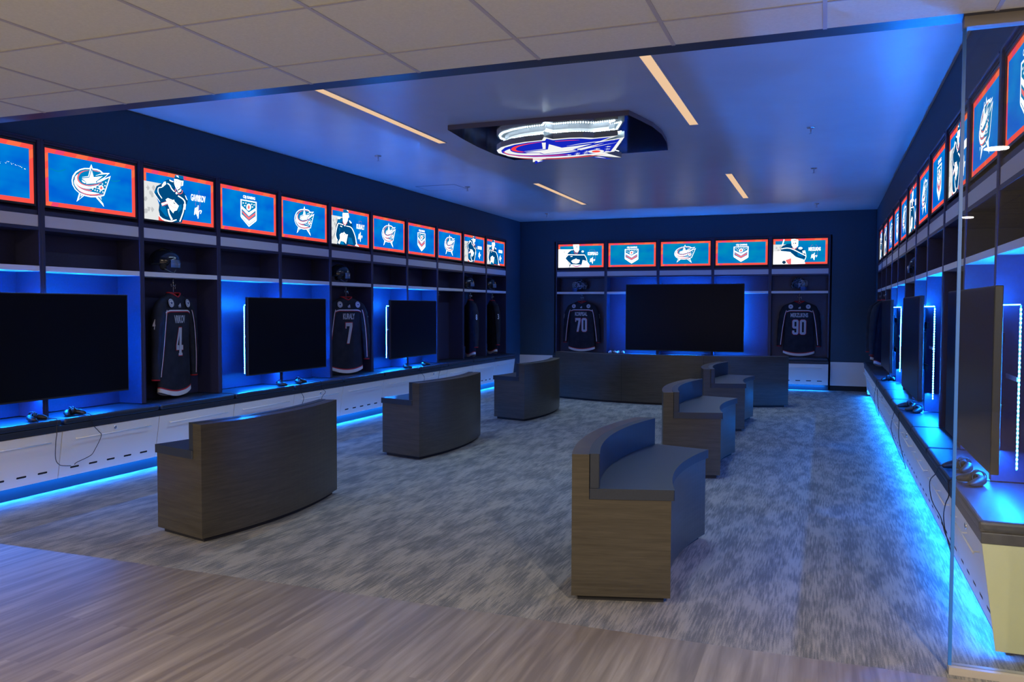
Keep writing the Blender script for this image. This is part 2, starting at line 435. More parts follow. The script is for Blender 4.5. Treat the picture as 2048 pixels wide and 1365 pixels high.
# logo traced in its own flat plane (0..1 wide, z up)
LOGO_Q = [(105, 72), (1715, 400), (1725, 1320), (125, 1105)]
def logo_layers():
    """list of (colour key, polygon) in the frame of the flat screen, metres"""
    L = []
    L.append(('w', [(943, 372), (968, 447), (1050, 458), (1110, 485), (1155, 527), (1268, 530), (1165, 630), (1288, 582), (1170, 935), (1118, 948), (1168, 1135), (1020, 962), (930, 962), (815, 935), (680, 1040), (725, 890), (650, 820), (605, 740), (592, 660), (610, 580), (660, 510), (740, 460), (820, 440), (912, 442)]))
    L.append(('b', [(943, 416), (962, 470), (1040, 480), (1095, 503), (1135, 545), (1235, 547), (1120, 660), (1262, 612), (1155, 918), (1030, 940), (930, 940), (830, 918), (735, 878), (665, 815), (625, 740), (613, 665), (630, 600), (677, 528), (750, 480), (830, 460), (922, 462)]))
    L += [('r', q) for q in stroke([(900, 486), (820, 494), (748, 528), (706, 590), (708, 652), (757, 715), (850, 748), (960, 747), (1060, 727), (1140, 690)], [4, 16, 24, 26, 22, 18, 14, 16, 16, 2])]
    L += [('r', q) for q in stroke([(968, 485), (1040, 498), (1085, 517)], [8, 12, 2])]
    L += [('w', q) for q in stroke([(697, 552), (664, 620), (684, 695), (757, 757), (860, 787), (960, 783), (1075, 738)], [4, 42, 48, 50, 46, 38, 3])]
    L += [('r', q) for q in stroke([(645, 590), (648, 690), (706, 768), (800, 818), (900, 838), (948, 845)], [4, 10, 14, 16, 20, 3])]
    L += [('w', q) for q in stroke([(634, 650), (644, 720), (700, 800), (780, 850), (860, 876), (960, 890), (1075, 893)], [4, 26, 38, 44, 46, 38, 3])]
    L += [('r', q) for q in stroke([(655, 770), (720, 848), (800, 893), (900, 917), (1020, 919), (1135, 903)], [2, 9, 14, 20, 20, 2])]
    L += [('w', q) for q in stroke([(925, 430), (880, 592), (765, 605)], [20, 16, 4], False)]
    L += [('w', q) for q in stroke([(1005, 577), (1090, 552), (1250, 538)], [3, 14, 16], False)]
    L.append(('b', [(938, 462), (985, 592), (1160, 572), (1030, 690), (1045, 730), (835, 735), (822, 690), (740, 622), (885, 598)]))
    L.append(('w', [(938, 478), (972, 605), (1132, 586), (1008, 682), (1022, 712), (840, 724), (832, 682), (760, 628), (895, 612)]))
    L.append(('w', [(1028, 706), (1036, 676), (1190, 590), (1100, 668), (1262, 604), (1090, 690)]))
    L.append(('w', [(757, 652), (826, 690), (822, 714), (772, 692)]))
    L.append(('w', disc(1105, 796, 40, 50))); L.append(('r', disc(1105, 796, 22, 28)))
    for x, y in [(1188, 697), (1127, 727), (1172, 757), (1155, 815), (1135, 870), (1083, 860), (1035, 847), (995, 835), (955, 818), (1008, 795), (1048, 805), (1065, 765)]:
        L.append(('w', star_pts(x, y, 17)))
    L.append(('b', [(735, 900), (792, 917), (703, 1010)])); L.append(('w', [(748, 897), (780, 915), (738, 950)]))
    L.append(('b', [(1038, 952), (1102, 950), (1140, 1075)])); L.append(('w', [(1062, 948), (1086, 946), (1112, 1015)]))
    f = homog(LOGO_Q, RECT)
    return [(c, [f(p) for p in q]) for c, q in L]
LOGO = logo_layers()

SC = {}
def scr(name, rgb, s=1.0): SC[name] = E_('screen_'+name, lin(*rgb), s)
scr('red', (255, 84, 74)); scr('orange', (255, 112, 74)); scr('pink', (240, 70, 112)); scr('w', (243, 243, 240), 1.9)
scr('b', (0, 132, 196)); scr('dark', (0, 74, 128)); scr('dark2', (0, 112, 178)); scr('logo_red', (255, 118, 124)); scr('field', (226, 228, 228), 1.05); scr('shade', (196, 198, 200)); scr('ink', (20, 60, 96)); scr('magenta', (190, 60, 150))
def grad_screen(name, c1, c2, s=1.0):
    m = E_(name, lin(*c1), s); nt = m.node_tree; e = nt.nodes['Emission']
    tc = nt.nodes.new('ShaderNodeTexCoord'); mp = nt.nodes.new('ShaderNodeMapping'); mp.inputs['Scale'].default_value = (2.2, 2.2, 4)
    n = nt.nodes.new('ShaderNodeTexNoise'); n.inputs['Scale'].default_value = 1.3; n.inputs['Detail'].default_value = 2.5
    r = ramp(nt, [(0.35, lin(*c1)), (0.7, lin(*c2))])
    nt.links.new(tc.outputs['Object'], mp.inputs[0]); nt.links.new(mp.outputs[0], n.inputs['Vector']); nt.links.new(n.outputs['Fac'], r.inputs[0]); nt.links.new(r.outputs[0], e.inputs[0])
    return m
SC['bg'] = grad_screen('screen_blue', (0, 98, 214), (0, 140, 222))
SC['bgteal'] = grad_screen('screen_teal', (0, 116, 196), (0, 150, 190))
KEYS = ['bg', 'red', 'orange', 'pink', 'w', 'b', 'dark', 'dark2', 'logo_red', 'field', 'shade', 'ink', 'magenta']
KI = {k: i for i, k in enumerate(KEYS)}
def border(mb):
    t = 0.036; rnd = random.Random(3)
    mb.flat(RECT[::-1], 0, KI['red'])
    x = 0.0
    while x < SW-.05:
        wd = rnd.uniform(.04, .09); k = rnd.choice(['orange', 'orange', 'pink', 'red', 'red'])
        x1 = min(x+wd, SW-.03)
        mb.flat([(x, SH), (x1, SH), (min(x1-.02, SW), SH-t), (max(x-.02, 0), SH-t)], -.0003, KI[k])
        if rnd.random() < .35: mb.flat([(x, 0), (x1, 0), (min(x1+.02, SW), t), (x+.02, t)], -.0003, KI['pink' if rnd.random() < .5 else 'orange'])
        x = x1
    z = 0
    while z < SH-.06:
        h_ = rnd.uniform(.03, .07); k = rnd.choice(['pink', 'red', 'orange'])
        mb.flat([(0, z), (t, z+.02), (t, z+h_+.02), (0, z+h_)], -.0003, KI[k])
        if rnd.random() < .5: mb.flat([(SW-t, z), (SW, z+.02), (SW, z+h_+.02), (SW-t, z+h_)], -.0003, KI[k])
        z += h_
    mb.flat([(t, t), (SW-t, t), (SW-t, SH-t), (t, SH-t)], -.0006, KI['bg'])
def art_logo(mb):
    mp = {'w': 'w', 'b': 'b', 'r': 'logo_red'}
    for i, (c, q) in enumerate(LOGO): mb.flat(q, -.0010-.00004*i, KI[mp[c]])
    # ice spray lines
    for a, b in (((.05, .30), (.20, .315)), ((.62, .30), (.76, .305))):
        for q in stroke([a, ((a[0]+b[0])/2, a[1]-.012), b], [.001, .008, .001]): mb.flat(q, -.0008, KI['b'])
def art_shield(mb):
    f = homog([(18, 105), (1262, 362), (1270, 1275), (30, 1110)], RECT)
    def P_(k, pts, l): mb.flat([f(p) for p in pts], -.0008-.0002*l, KI[k])
    P_('w', [(480, 450), (840, 515), (840, 925), (820, 955), (668, 1074), (497, 870), (482, 835)], 1)
    P_('b', [(505, 480), (815, 538), (815, 915), (800, 935), (668, 1040), (512, 858), (505, 835)], 2)
    P_('w', [(510, 605), (662, 750), (812, 655), (812, 712), (665, 832), (510, 668)], 3)
    P_('logo_red', [(513, 708), (665, 855), (812, 752), (800, 815), (665, 918), (530, 770)], 3)
    P_('w', [(510, 792), (667, 940), (812, 838), (812, 912), (668, 1024), (514, 845)], 3)
    P_('w', disc(662, 632, 54, 78), 3); P_('logo_red', disc(662, 632, 24, 44), 4)
    for x, y in [(541, 540), (598, 542), (573, 600), (730, 567), (782, 583), (748, 630)]: P_('w', star_pts(x, y, 20), 3)
    a = f((492, 420)); b = f((830, 480))
    put_text(mb, 'CBJ GAMING', SW/2-.100, f((662, 460))[1]-.004, .200, .040, -.0014, KI['w'], .035)
def field(mb, x=.215, h_=.345):
    mb.flat([(0, 0), (x-.03, 0), (x-.01, .12), (x-.06, .22), (x+.05, h_), (0, h_)], -.0008, KI['field'])
    rnd = random.Random(5)
    for i in range(9):
        cx, cz = rnd.uniform(.02, .13), rnd.uniform(.06, h_-.04)
        mb.flat([(cx+rnd.uniform(.008, .028)*math.cos(t), cz+rnd.uniform(.01, .03)*math.sin(t)) for t in [k*PI/5 for k in range(10)]], -.0009-.00002*i, KI['shade'])
def nameplate(mb, name, num):
    if num:
        vs, ts = text_tris(num, 0.0)
        w_ = .06 if len(num) == 1 else .12
        for off, k, l in ((0.006, 'magenta', 0), (0.0, 'bg', 1)):
            put_text(mb, num, .70-w_/2-off/2, .13-off/2, w_+off, .21+off, -.0010-.0002*l, KI[k], .02)
    if name: put_text(mb, name, .605, .235, .205, .066, -.0016, KI['w'], .03)
    else:
        for k in range(6): mb.flat([(.61+k*.032, .24), (.636+k*.032, .24), (.636+k*.032, .295), (.61+k*.032, .295)], -.0016, KI['w'])
    sg = [(.65, .10), (.665, .17), (.672, .11), (.685, .18), (.69, .09), (.705, .2), (.70, .07), (.715, .14), (.75, .15), (.735, .12)]
    for q in stroke(sg, .0085): mb.flat(q, -.0017, KI['w'])
def art_skater_a(mb, name, num):
    f = homog([(98, 88), (1665, 405), (1671, 1423), (112, 1225)], RECT); L = [0]
    def P_(k, pts): L[0] += 1; mb.flat([(min(max(a, .001), SW-.001), min(max(b, .001), SH-.001)) for a, b in [f(p) for p in pts]], -.0010-.00006*L[0], KI[k])
    def S_(k, pts, ws):
        for q in stroke(pts, ws): mb.flat([f(p) for p in q], -.0010-.00006*(L[0]+1), KI[k])
        L[0] += 1
    field(mb)
    nameplate(mb, name, num)
    P_('red', [(445, 1170), (520, 1230), (620, 1310), (445, 1290)])
    P_('dark', [(520, 440), (600, 370), (680, 345), (800, 400), (820, 600), (960, 560), (1040, 690), (1095, 820), (1080, 890), (1040, 1030), (1010, 1150), (960, 1320), (830, 1330), (600, 1280), (480, 1180), (445, 1040), (470, 850), (345, 640), (400, 500)])
    P_('dark2', [(500, 900), (600, 960), (660, 1190), (600, 1170), (480, 1020)]); P_('dark2', [(600, 380), (700, 450), (790, 520), (700, 500), (610, 430)])
    P_('dark2', [(880, 930), (960, 900), (960, 1010), (880, 1100)]); P_('dark2', [(360, 610), (440, 560), (430, 640), (360, 660)])
    S_('w', [(610, 440), (520, 520), (440, 545), (440, 650), (520, 775)], [26, 22, 20, 20, 16]); S_('w', [(640, 440), (690, 470), (740, 560), (800, 625)], 22)
    S_('w', [(880, 715), (990, 790), (1032, 870), (1005, 1000), (985, 1100), (915, 1290)], 26); S_('w', [(450, 1150), (540, 1240), (700, 1285), (845, 1250)], [10, 34, 36, 20])
    S_('w', [(335, 640), (400, 740), (475, 850)], 10); S_('w', [(660, 1010), (680, 1120), (740, 1250)], [30, 30, 44])
    P_('w', [(515, 480), (560, 410), (600, 392), (610, 440), (555, 500), (525, 505)]); P_('w', [(680, 350), (740, 375), (785, 400), (760, 412), (700, 388)])
    P_('w', [(1030, 700), (1055, 720), (1090, 815), (1062, 790)]); P_('w', [(1000, 900), (1055, 900), (1040, 1030), (1000, 1000)])
    P_('w', [(600, 800), (650, 765), (760, 810), (790, 800), (800, 840), (895, 940), (850, 1040), (790, 1060), (770, 1110), (690, 1010), (640, 880)])
    S_('logo_red', [(690, 900), (760, 960), (840, 985)], 9); P_('ink', [(775, 850), (835, 905), (780, 890)])
    S_('logo_red', [(650, 800), (740, 830)], 10); P_('dark', [(480, 800), (560, 770), (600, 820), (500, 870)])
    P_('w', [(500, 890), (640, 840), (665, 880), (520, 935)]); S_('logo_red', [(500, 880), (575, 860), (645, 835)], 10); S_('logo_red', [(515, 945), (590, 925), (660, 890)], 10)
    S_('logo_red', [(815, 560), (825, 610), (860, 660), (930, 670), (970, 640), (975, 590)], 18); P_('w', [(860, 600), (950, 560), (945, 610), (890, 645)])
    P_('w', [(790, 330), (1000, 370), (990, 485), (948, 500), (925, 570), (860, 592), (818, 520), (790, 440)])
    P_('dark2', [(815, 245), (900, 243), (1000, 275), (1005, 380), (940, 375), (870, 345), (790, 335)]); P_('w', [(830, 262), (880, 265), (900, 310), (860, 292)])
    P_('dark', [(800, 310), (1000, 345), (1003, 375), (940, 372), (870, 342), (795, 330)])
    P_('ink', disc(845, 398, 12, 6)); P_('ink', disc(900, 412, 12, 6)); P_('ink', [(850, 485), (868, 490), (860, 500)]); P_('ink', [(842, 520), (880, 528), (862, 540)])
    S_('dark', [(945, 400), (945, 480), (915, 570)], 12); P_('ink', [(858, 588), (925, 540), (925, 572), (880, 600)]); P_('w', disc(843, 655, 22, 26))
def art_skater_b(mb, name, num):
    f = homog([(130, 65), (1268, 285), (1262, 1310), (135, 1165)], RECT); L = [0]
    def P_(k, pts): L[0] += 1; mb.flat([(min(max(a, .001), SW-.001), min(max(b, .001), SH-.001)) for a, b in [f(p) for p in pts]], -.0010-.00006*L[0], KI[k])
    def S_(k, pts, ws):
        for q in stroke(pts, ws): mb.flat([f(p) for p in q], -.0010-.00006*(L[0]+1), KI[k])
        L[0] += 1
    field(mb, .22, .355)
    nameplate(mb, name, num)
    P_('dark', [(330, 440), (480, 400), (500, 560), (620, 520), (660, 470), (760, 580), (775, 700), (850, 930), (905, 1190), (820, 1245), (640, 1200), (600, 1230), (310, 1185), (330, 1060), (235, 900), (300, 570)])
    P_('dark2', [(330, 450), (470, 420), (480, 520), (380, 560), (320, 560)]); P_('dark2', [(640, 980), (740, 1000), (800, 1200), (640, 1180)]); P_('dark2', [(360, 700), (400, 720), (390, 900)])
    P_('w', disc(372, 412, 40, 32)); P_('w', [(665, 475), (690, 480), (748, 540), (735, 572), (690, 545)])
    S_('w', [(315, 1075), (265, 900), (330, 600), (390, 578), (500, 612)], 24); S_('w', [(580, 645), (740, 700), (845, 940), (890, 1190)], [18, 24, 22, 30])
    P_('w', [(395, 650), (420, 638), (465, 665), (455, 682)])
    P_('w', [(390, 900), (430, 860), (505, 845), (520, 815), (540, 860), (590, 900), (632, 895), (600, 1050), (575, 1185), (520, 1120), (420, 1090), (380, 1190), (330, 1150), (395, 1020)])
    S_('logo_red', [(430, 920), (440, 885), (490, 875)], 9); P_('ink', [(525, 880), (560, 905), (530, 915)]); P_('ink', [(450, 890), (480, 885), (450, 915)])
    P_('b', [(420, 1100), (500, 1110), (510, 1200), (400, 1190)]); S_('logo_red', [(500, 1090), (550, 1100)], 10)
    S_('logo_red', [(482, 480), (500, 570), (560, 605), (610, 540)], 16)
    P_('w', [(480, 250), (650, 255), (672, 385), (640, 400), (622, 500), (560, 600), (505, 565), (482, 480), (472, 300)])
    P_('dark2', [(485, 150), (560, 138), (640, 175), (655, 255), (560, 250), (500, 240)]); P_('w', [(600, 165), (645, 175), (650, 215), (615, 195)])
    S_('ink', [(505, 290), (520, 400), (570, 500), (600, 520)], 8); P_('ink', disc(628, 322, 14, 5)); P_('ink', [(600, 408), (630, 415), (604, 420)])
    P_('w', [(850, 1200), (890, 1185), (955, 1250), (955, 1290), (850, 1240)]); P_('w', disc(540, 630, 20, 24))
def art_goalie_a(mb, name, num):
    f = homog([(102, 128), (722, 112), (718, 432), (95, 440)], RECT); L = [0]
    def P_(k, pts): L[0] += 1; mb.flat([(min(max(a, .001), SW-.001), min(max(b, .001), SH-.001)) for a, b in [f(p) for p in pts]], -.0010-.00006*L[0], KI[k])
    def S_(k, pts, ws):
        for q in stroke(pts, ws): mb.flat([f(p) for p in q], -.0010-.00006*(L[0]+1), KI[k])
        L[0] += 1
    field(mb, .27, .36); nameplate(mb, name, num)
    P_('w', [(200, 300), (250, 440), (95, 440), (102, 192), (300, 192), (260, 260)]); S_('ink', [(118, 255), (150, 375)], 3)
    P_('dark', [(270, 205), (310, 200), (345, 240), (385, 200), (450, 210), (470, 270), (500, 350), (430, 335), (425, 400), (300, 405), (250, 370), (190, 310), (230, 240)])
    P_('dark2', [(270, 212), (305, 210), (310, 245), (265, 250)]); P_('dark2', [(400, 210), (440, 215), (455, 250), (405, 250)])
    S_('w', [(215, 262), (345, 266), (460, 266)], 12); S_('w', [(235, 265), (200, 300), (185, 335)], 9); S_('w', [(458, 270), (480, 310), (490, 350)], 9)
    P_('w', disc(432, 220, 17, 13)); P_('w', [(262, 285), (290, 280), (290, 290), (264, 292)])
    P_('w', [(272, 350), (300, 330), (330, 322), (340, 312), (348, 324), (392, 334), (380, 372), (340, 385), (295, 378)]); S_('ink', [(300, 355), (330, 350), (360, 355)], 3)
    P_('w', [(430, 335), (490, 350), (525, 400), (520, 436), (400, 436), (420, 380)])
    P_('w', [(250, 437), (270, 395), (420, 400), (418, 437)]); S_('magenta', [(285, 405), (345, 425), (412, 402)], [8, 12, 8]); P_('ink', [(250, 400), (268, 395), (248, 437), (243, 437)])
    S_('logo_red', [(312, 215), (325, 245), (350, 250), (378, 215)], 5)
    P_('w', [(300, 127), (385, 125), (385, 200), (360, 232), (335, 232), (312, 200)]); P_('ink', disc(352, 158, 8, 6)); S_('shade', [(310, 185), (345, 195), (380, 185)], 3)
def art_goalie_b(mb, name, num):
    f = homog([(758, 200), (1318, 187), (1312, 452), (752, 460)], RECT); L = [0]
    def P_(k, pts): L[0] += 1; mb.flat([(min(max(a, .001), SW-.001), min(max(b, .001), SH-.001)) for a, b in [f(p) for p in pts]], -.0010-.00006*L[0], KI[k])
    def S_(k, pts, ws):
        for q in stroke(pts, ws): mb.flat([f(p) for p in q], -.0010-.00006*(L[0]+1), KI[k])
        L[0] += 1
    field(mb, .22, .36); nameplate(mb, name, num)
    S_('w', [(850, 262), (868, 202)], 12)
    P_('dark', [(850, 270), (900, 248), (945, 245), (1000, 290), (1060, 290), (1090, 340), (1085, 400), (1020, 392), (940, 350), (840, 340), (830, 300)])
    P_('dark2', [(1000, 340), (1050, 330), (1060, 380), (1010, 370)]); S_('w', [(835, 300), (900, 290), (960, 305), (1050, 350), (1090, 370)], 9); S_('w', [(1085, 330), (1092, 380), (1070, 430)], 6)
    P_('w', disc(1036, 292, 22, 13)); P_('w', [(1055, 318), (1085, 315), (1090, 345), (1060, 345)])
    P_('w', [(758, 330), (830, 320), (930, 330), (985, 380), (1070, 410), (1085, 452), (940, 458), (752, 458)])
    P_('logo_red', [(880, 415), (940, 395), (938, 458), (905, 455)]); P_('ink', disc(865, 437, 20, 17)); S_('shade', [(870, 350), (960, 380)], 4)
    S_('logo_red', [(950, 285), (970, 302), (1000, 285)], 6)
    P_('w', [(940, 200), (975, 192), (1015, 205), (1012, 270), (970, 300), (945, 262)]); P_('ink', disc(985, 240, 8, 6)); P_('ink', disc(965, 242, 6, 5)); P_('shade', [(960, 205), (1000, 205), (995, 215), (965, 215)])
def art_wave(mb):
    rnd = random.Random(11)
    for i in range(60):
        t = i/60; x = .50+.36*t; z = .25+.05*math.sin(t*3)+rnd.uniform(-.02, .02)*(1-t)-.03*(1-t)
        r = rnd.uniform(.001, .0035); mb.flat(disc(x, z, r, r, 5), -.0010, KI['w'] if rnd.random() < .6 else KI['b'])
ART = {'logo': lambda m: art_logo(m), 'shield': lambda m: art_shield(m), 'wave': lambda m: art_wave(m),
       'G': lambda m: art_skater_a(m, 'GAVRIKOV', '4'), 'K': lambda m: art_skater_b(m, 'KURALY', '7'),
       'A': lambda m: art_skater_a(m, None, None), 'B': lambda m: art_skater_b(m, None, None),
       'KO': lambda m: art_goalie_a(m, 'KORPISALO', '70'), 'ME': lambda m: art_goalie_b(m, 'MERZLIKINS', '90')}
ARTME = {}
def make_display(art, teal, loc, rz, label, group):
    r = thing('display_screen', label, 'screen', loc, rz, group)
    key = (art, teal)
    if key not in ARTME:
        mb = MB(); border(mb); ART[art](mb)
        keys = [('bgteal' if (k == 'bg' and teal) else k) for k in KEYS]
        T = Matrix.Translation((-SW/2, 0, 0)); mb.v = [tuple(T @ Vector(p)) for p in mb.v]
        o = mb.build('screen_picture', [SC[k] for k in keys], r); o.location = (0, -.001, 0); ARTME[key] = o.data
    else:
        o = bpy.data.objects.new('screen_picture', ARTME[key]); COL.objects.link(o); o.parent = r; o.location = (0, -.001, 0)
    if 'bez' not in ARTME:
        mb = MB(); b = .016
        for a, c in (((-SW/2-b, -.010, -b), (SW/2+b, .022, 0)), ((-SW/2-b, -.010, SH), (SW/2+b, .022, SH+b)), ((-SW/2-b, -.010, 0), (-SW/2, .022, SH)), ((SW/2, -.010, 0), (SW/2+b, .022, SH))): mb.box(a, c)
        mb.box((-SW/2, .004, 0), (SW/2, .022, SH))
        o2 = mb.build('bezel', 'bezel', r, bevel=.001, seg=1); ARTME['bez'] = o2.data
    else:
        o2 = bpy.data.objects.new('bezel', ARTME['bez']); COL.objects.link(o2); o2.parent = r
    return r

# ------------------------------------------------------------------ bench cabinets, cushions, worktops
def make_cabinet(p=P, lock=False):
    r = thing('drawer_cabinet', '', 'cabinet')
    zt, zb, yt, yb = .479, .10, -.175, -.118
    m = MB(); m.prism([(yt+.024, zt), (yb+.024, zb), (DEP-.01, zb), (DEP-.01, zt)], .001, p-.001, 'x'); m.build('body', 'slab', r)
    m = MB(); m.prism([(yt, zt-.004), (yb, zb+.001), (yb+.022, zb+.001), (yt+.022, zt-.004)], .0045, p-.0045, 'x')
    sl = (yb-yt)/(zt-zb)
    fy = lambda z: yt+(zt-z)*sl
    for k in range(5):   # ventilation slots
        cx = p*.5+(k-2)*.182; z = .170; w_, h_ = .035, .0075
        pts = [(cx+w_*sgn+h_*math.cos(a), h_*math.sin(a)) for sgn, a0 in ((1, -PI/2), (-1, PI/2)) for a in [a0+PI*t/6 for t in range(7)]]
        vs = [(x, fy(z+dz)-.0006, z+dz) for x, dz in pts]
        m.add(vs, [tuple(range(len(vs)))], 1)
    d = m.build('drawer_front', ['cream', 'slot'], r)
    m = MB(); zc = .405; y = fy(zc)-.026
    m.tube([(.115, y, zc), (p-.115, y, zc)], .0042, 8)
    for x in (.135, p*.5, p-.135): m.tube([(x, y, zc), (x, fy(zc)+.002, zc)], .0045, 8)
    m.build('handle', 'cream', d)
    if lock:
        m = MB(); T = Matrix.Translation((p*.51, fy(.442)-.004, .442)) @ Matrix.Rotation(PI/2, 4, 'X')
        m.lathe([(.0, -.006), (.016, -.006), (.017, .0), (.013, .004), (.006, .005), (.0, .005)], 16, 0, T); m.build('lock', 'chrome', d)
    return r
cab0 = make_cabinet(); cab1 = make_cabinet(lock=True)
cush0 = thing('seat_cushion', '', 'cushion')
m = MB(); m.box((.011, -.19, .5275), (P-.011, DEP-.016, .578)); m.build('pad', 'vinyl_seat', cush0, bevel=.020, seg=3)
used = {}
def place(proto, key, loc, rz, label, group):
    if not used.get(key):
        used[key] = 1; proto.location = loc; proto.rotation_euler = (0, 0, rz); proto['label'] = label; proto['group'] = group; return proto
    return dup(proto, loc, rz, label, group)
lock0 = make_locker()
# bays: (wall, index, picture, content)
L_ART = ['wave', 'logo', 'G', 'shield', 'logo', 'K', 'logo', 'shield', 'logo', 'A', 'B']          # bays -1..9
R_ART = ['B', 'A', 'logo', 'shield', 'logo', 'K', 'logo', 'shield', 'A', 'logo', 'shield']        # from the far end
B_ART = ['KO', 'shield', 'logo', 'shield', 'ME']
DESC = {'wave': 'plain blue picture', 'logo': 'round star emblem', 'shield': 'chevron shield emblem', 'G': 'bending hockey player', 'K': 'upright hockey player',
        'A': 'player portrait', 'B': 'helmeted player portrait', 'KO': 'upright masked goaltender', 'ME': 'crouching masked goaltender'}
BAYS = [('L', i-1, a, i) for i, a in enumerate(L_ART)]+[('R', i, a, 10-i) for i, a in enumerate(R_ART)]+[('B', i, a, i) for i, a in enumerate(B_ART)]
WN = {'L': 'left wall', 'R': 'right wall', 'B': 'back wall'}
for wl, i, art, order in BAYS:
    fn, rz = WALL[wl]
    where = f'{ORD[order]} along the {WN[wl]} ' + ('from the opening' if wl != 'B' else 'from its left end')
    place(lock0, 'locker', fn(i*P), rz, f'tall charcoal open locker bay, {where}', f'locker bays of the {WN[wl]}')
    lk = (wl == 'L' and i in (0, 3, 6)) or (wl == 'R' and i in (4, 7, 10))
    if wl == 'R' and i == 10:
        c2 = make_cabinet(Y0R-i*P-3.935, True); c2.location = fn(i*P); c2.rotation_euler = (0, 0, rz)
        c2['label'] = f'pale drawer cabinet under the bench, {where}'; c2['group'] = f'bench cabinets of the {WN[wl]}'
        cu = thing('seat_cushion', f'dark blue seat cushion behind the glass, {where}', 'cushion', fn(i*P), rz, f'bench cushions of the {WN[wl]}')
        m = MB(); m.box((.006, -.19, .5275), (Y0R-i*P-3.925, DEP-.016, .577)); m.build('pad', 'vinyl_seat', cu, bevel=.016, seg=3)
    else:
        place(cab1 if lk else cab0, 'cab%d' % lk, fn(i*P), rz, f'pale drawer cabinet under the bench, {where}', f'bench cabinets of the {WN[wl]}')
        place(cush0, 'cush', fn(i*P), rz, f'dark blue seat cushion, {where}', f'bench cushions of the {WN[wl]}')
    c = fn((i+.5)*P, -.024, 2.262)
    make_display(art, wl == 'B', c, rz, f'lit display, {DESC[art]}, {where}', f'display screens above the lockers of the {WN[wl]}')

def bench_top(name, wl, s0, s1, label):
    fn, rz = WALL[wl]
    m = MB(); m.box((s0, -.182, .480), (s1, DEP-.014, .5265)); o = m.build(name, 'slab', loc=fn(0), rz=rz, bevel=.003); return tag(o, label, 'bench')
bench_top('bench_worktop', 'L', -1.0, 10*P, 'long dark bench top running beneath the left wall lockers')
bench_top('bench_worktop', 'R', 0, Y0R-3.925, 'long dark bench top running beneath the right wall lockers')
bench_top('bench_worktop', 'B', 0, 5*P, 'dark bench top beneath the back wall lockers')
# end panel of the right bench facing the opening, warm light in its colour
m = MB(); m.prism([(XR-.178, .479), (XR-.118, .03), (XR+.28, .03), (XR+.28, .479)], 3.926, 3.934, 'y')
tag(m.build('cabinet_end_panel', 'endpanel'), 'pale end panel closing the right bench behind the glass', 'panel')
for y_, nm, sgn, xx in ((Y0L+10*P, 'left', 1, XL), (Y0R, 'right', -1, XR)):
    m = MB(); m.prism([(xx+sgn*.176, .479), (xx+sgn*.12, .03), (xx-sgn*.012, .03), (xx-sgn*.012, .479)], y_+.001, y_+.012, 'y')
    tag(m.build('cabinet_end_panel', 'cream'), f'pale end panel at the far end of the {nm} bench', 'panel')
# pale filler panels low on the back wall with black base
for x0, x1, nm in ((XL-.013, X0B-.03, 'left'), (X0B+5*P+.03, XR+.013, 'right')):
    m = MB(); m.box((x0, YB-.012, .09), (x1, YB+.013, .51)); struct(m.build('trim_3', 'cream'))
    m = MB(); m.box((x0, YB-.004, 0), (x1, YB+.013, .089)); struct(m.build('baseboard_back', 'toe'))

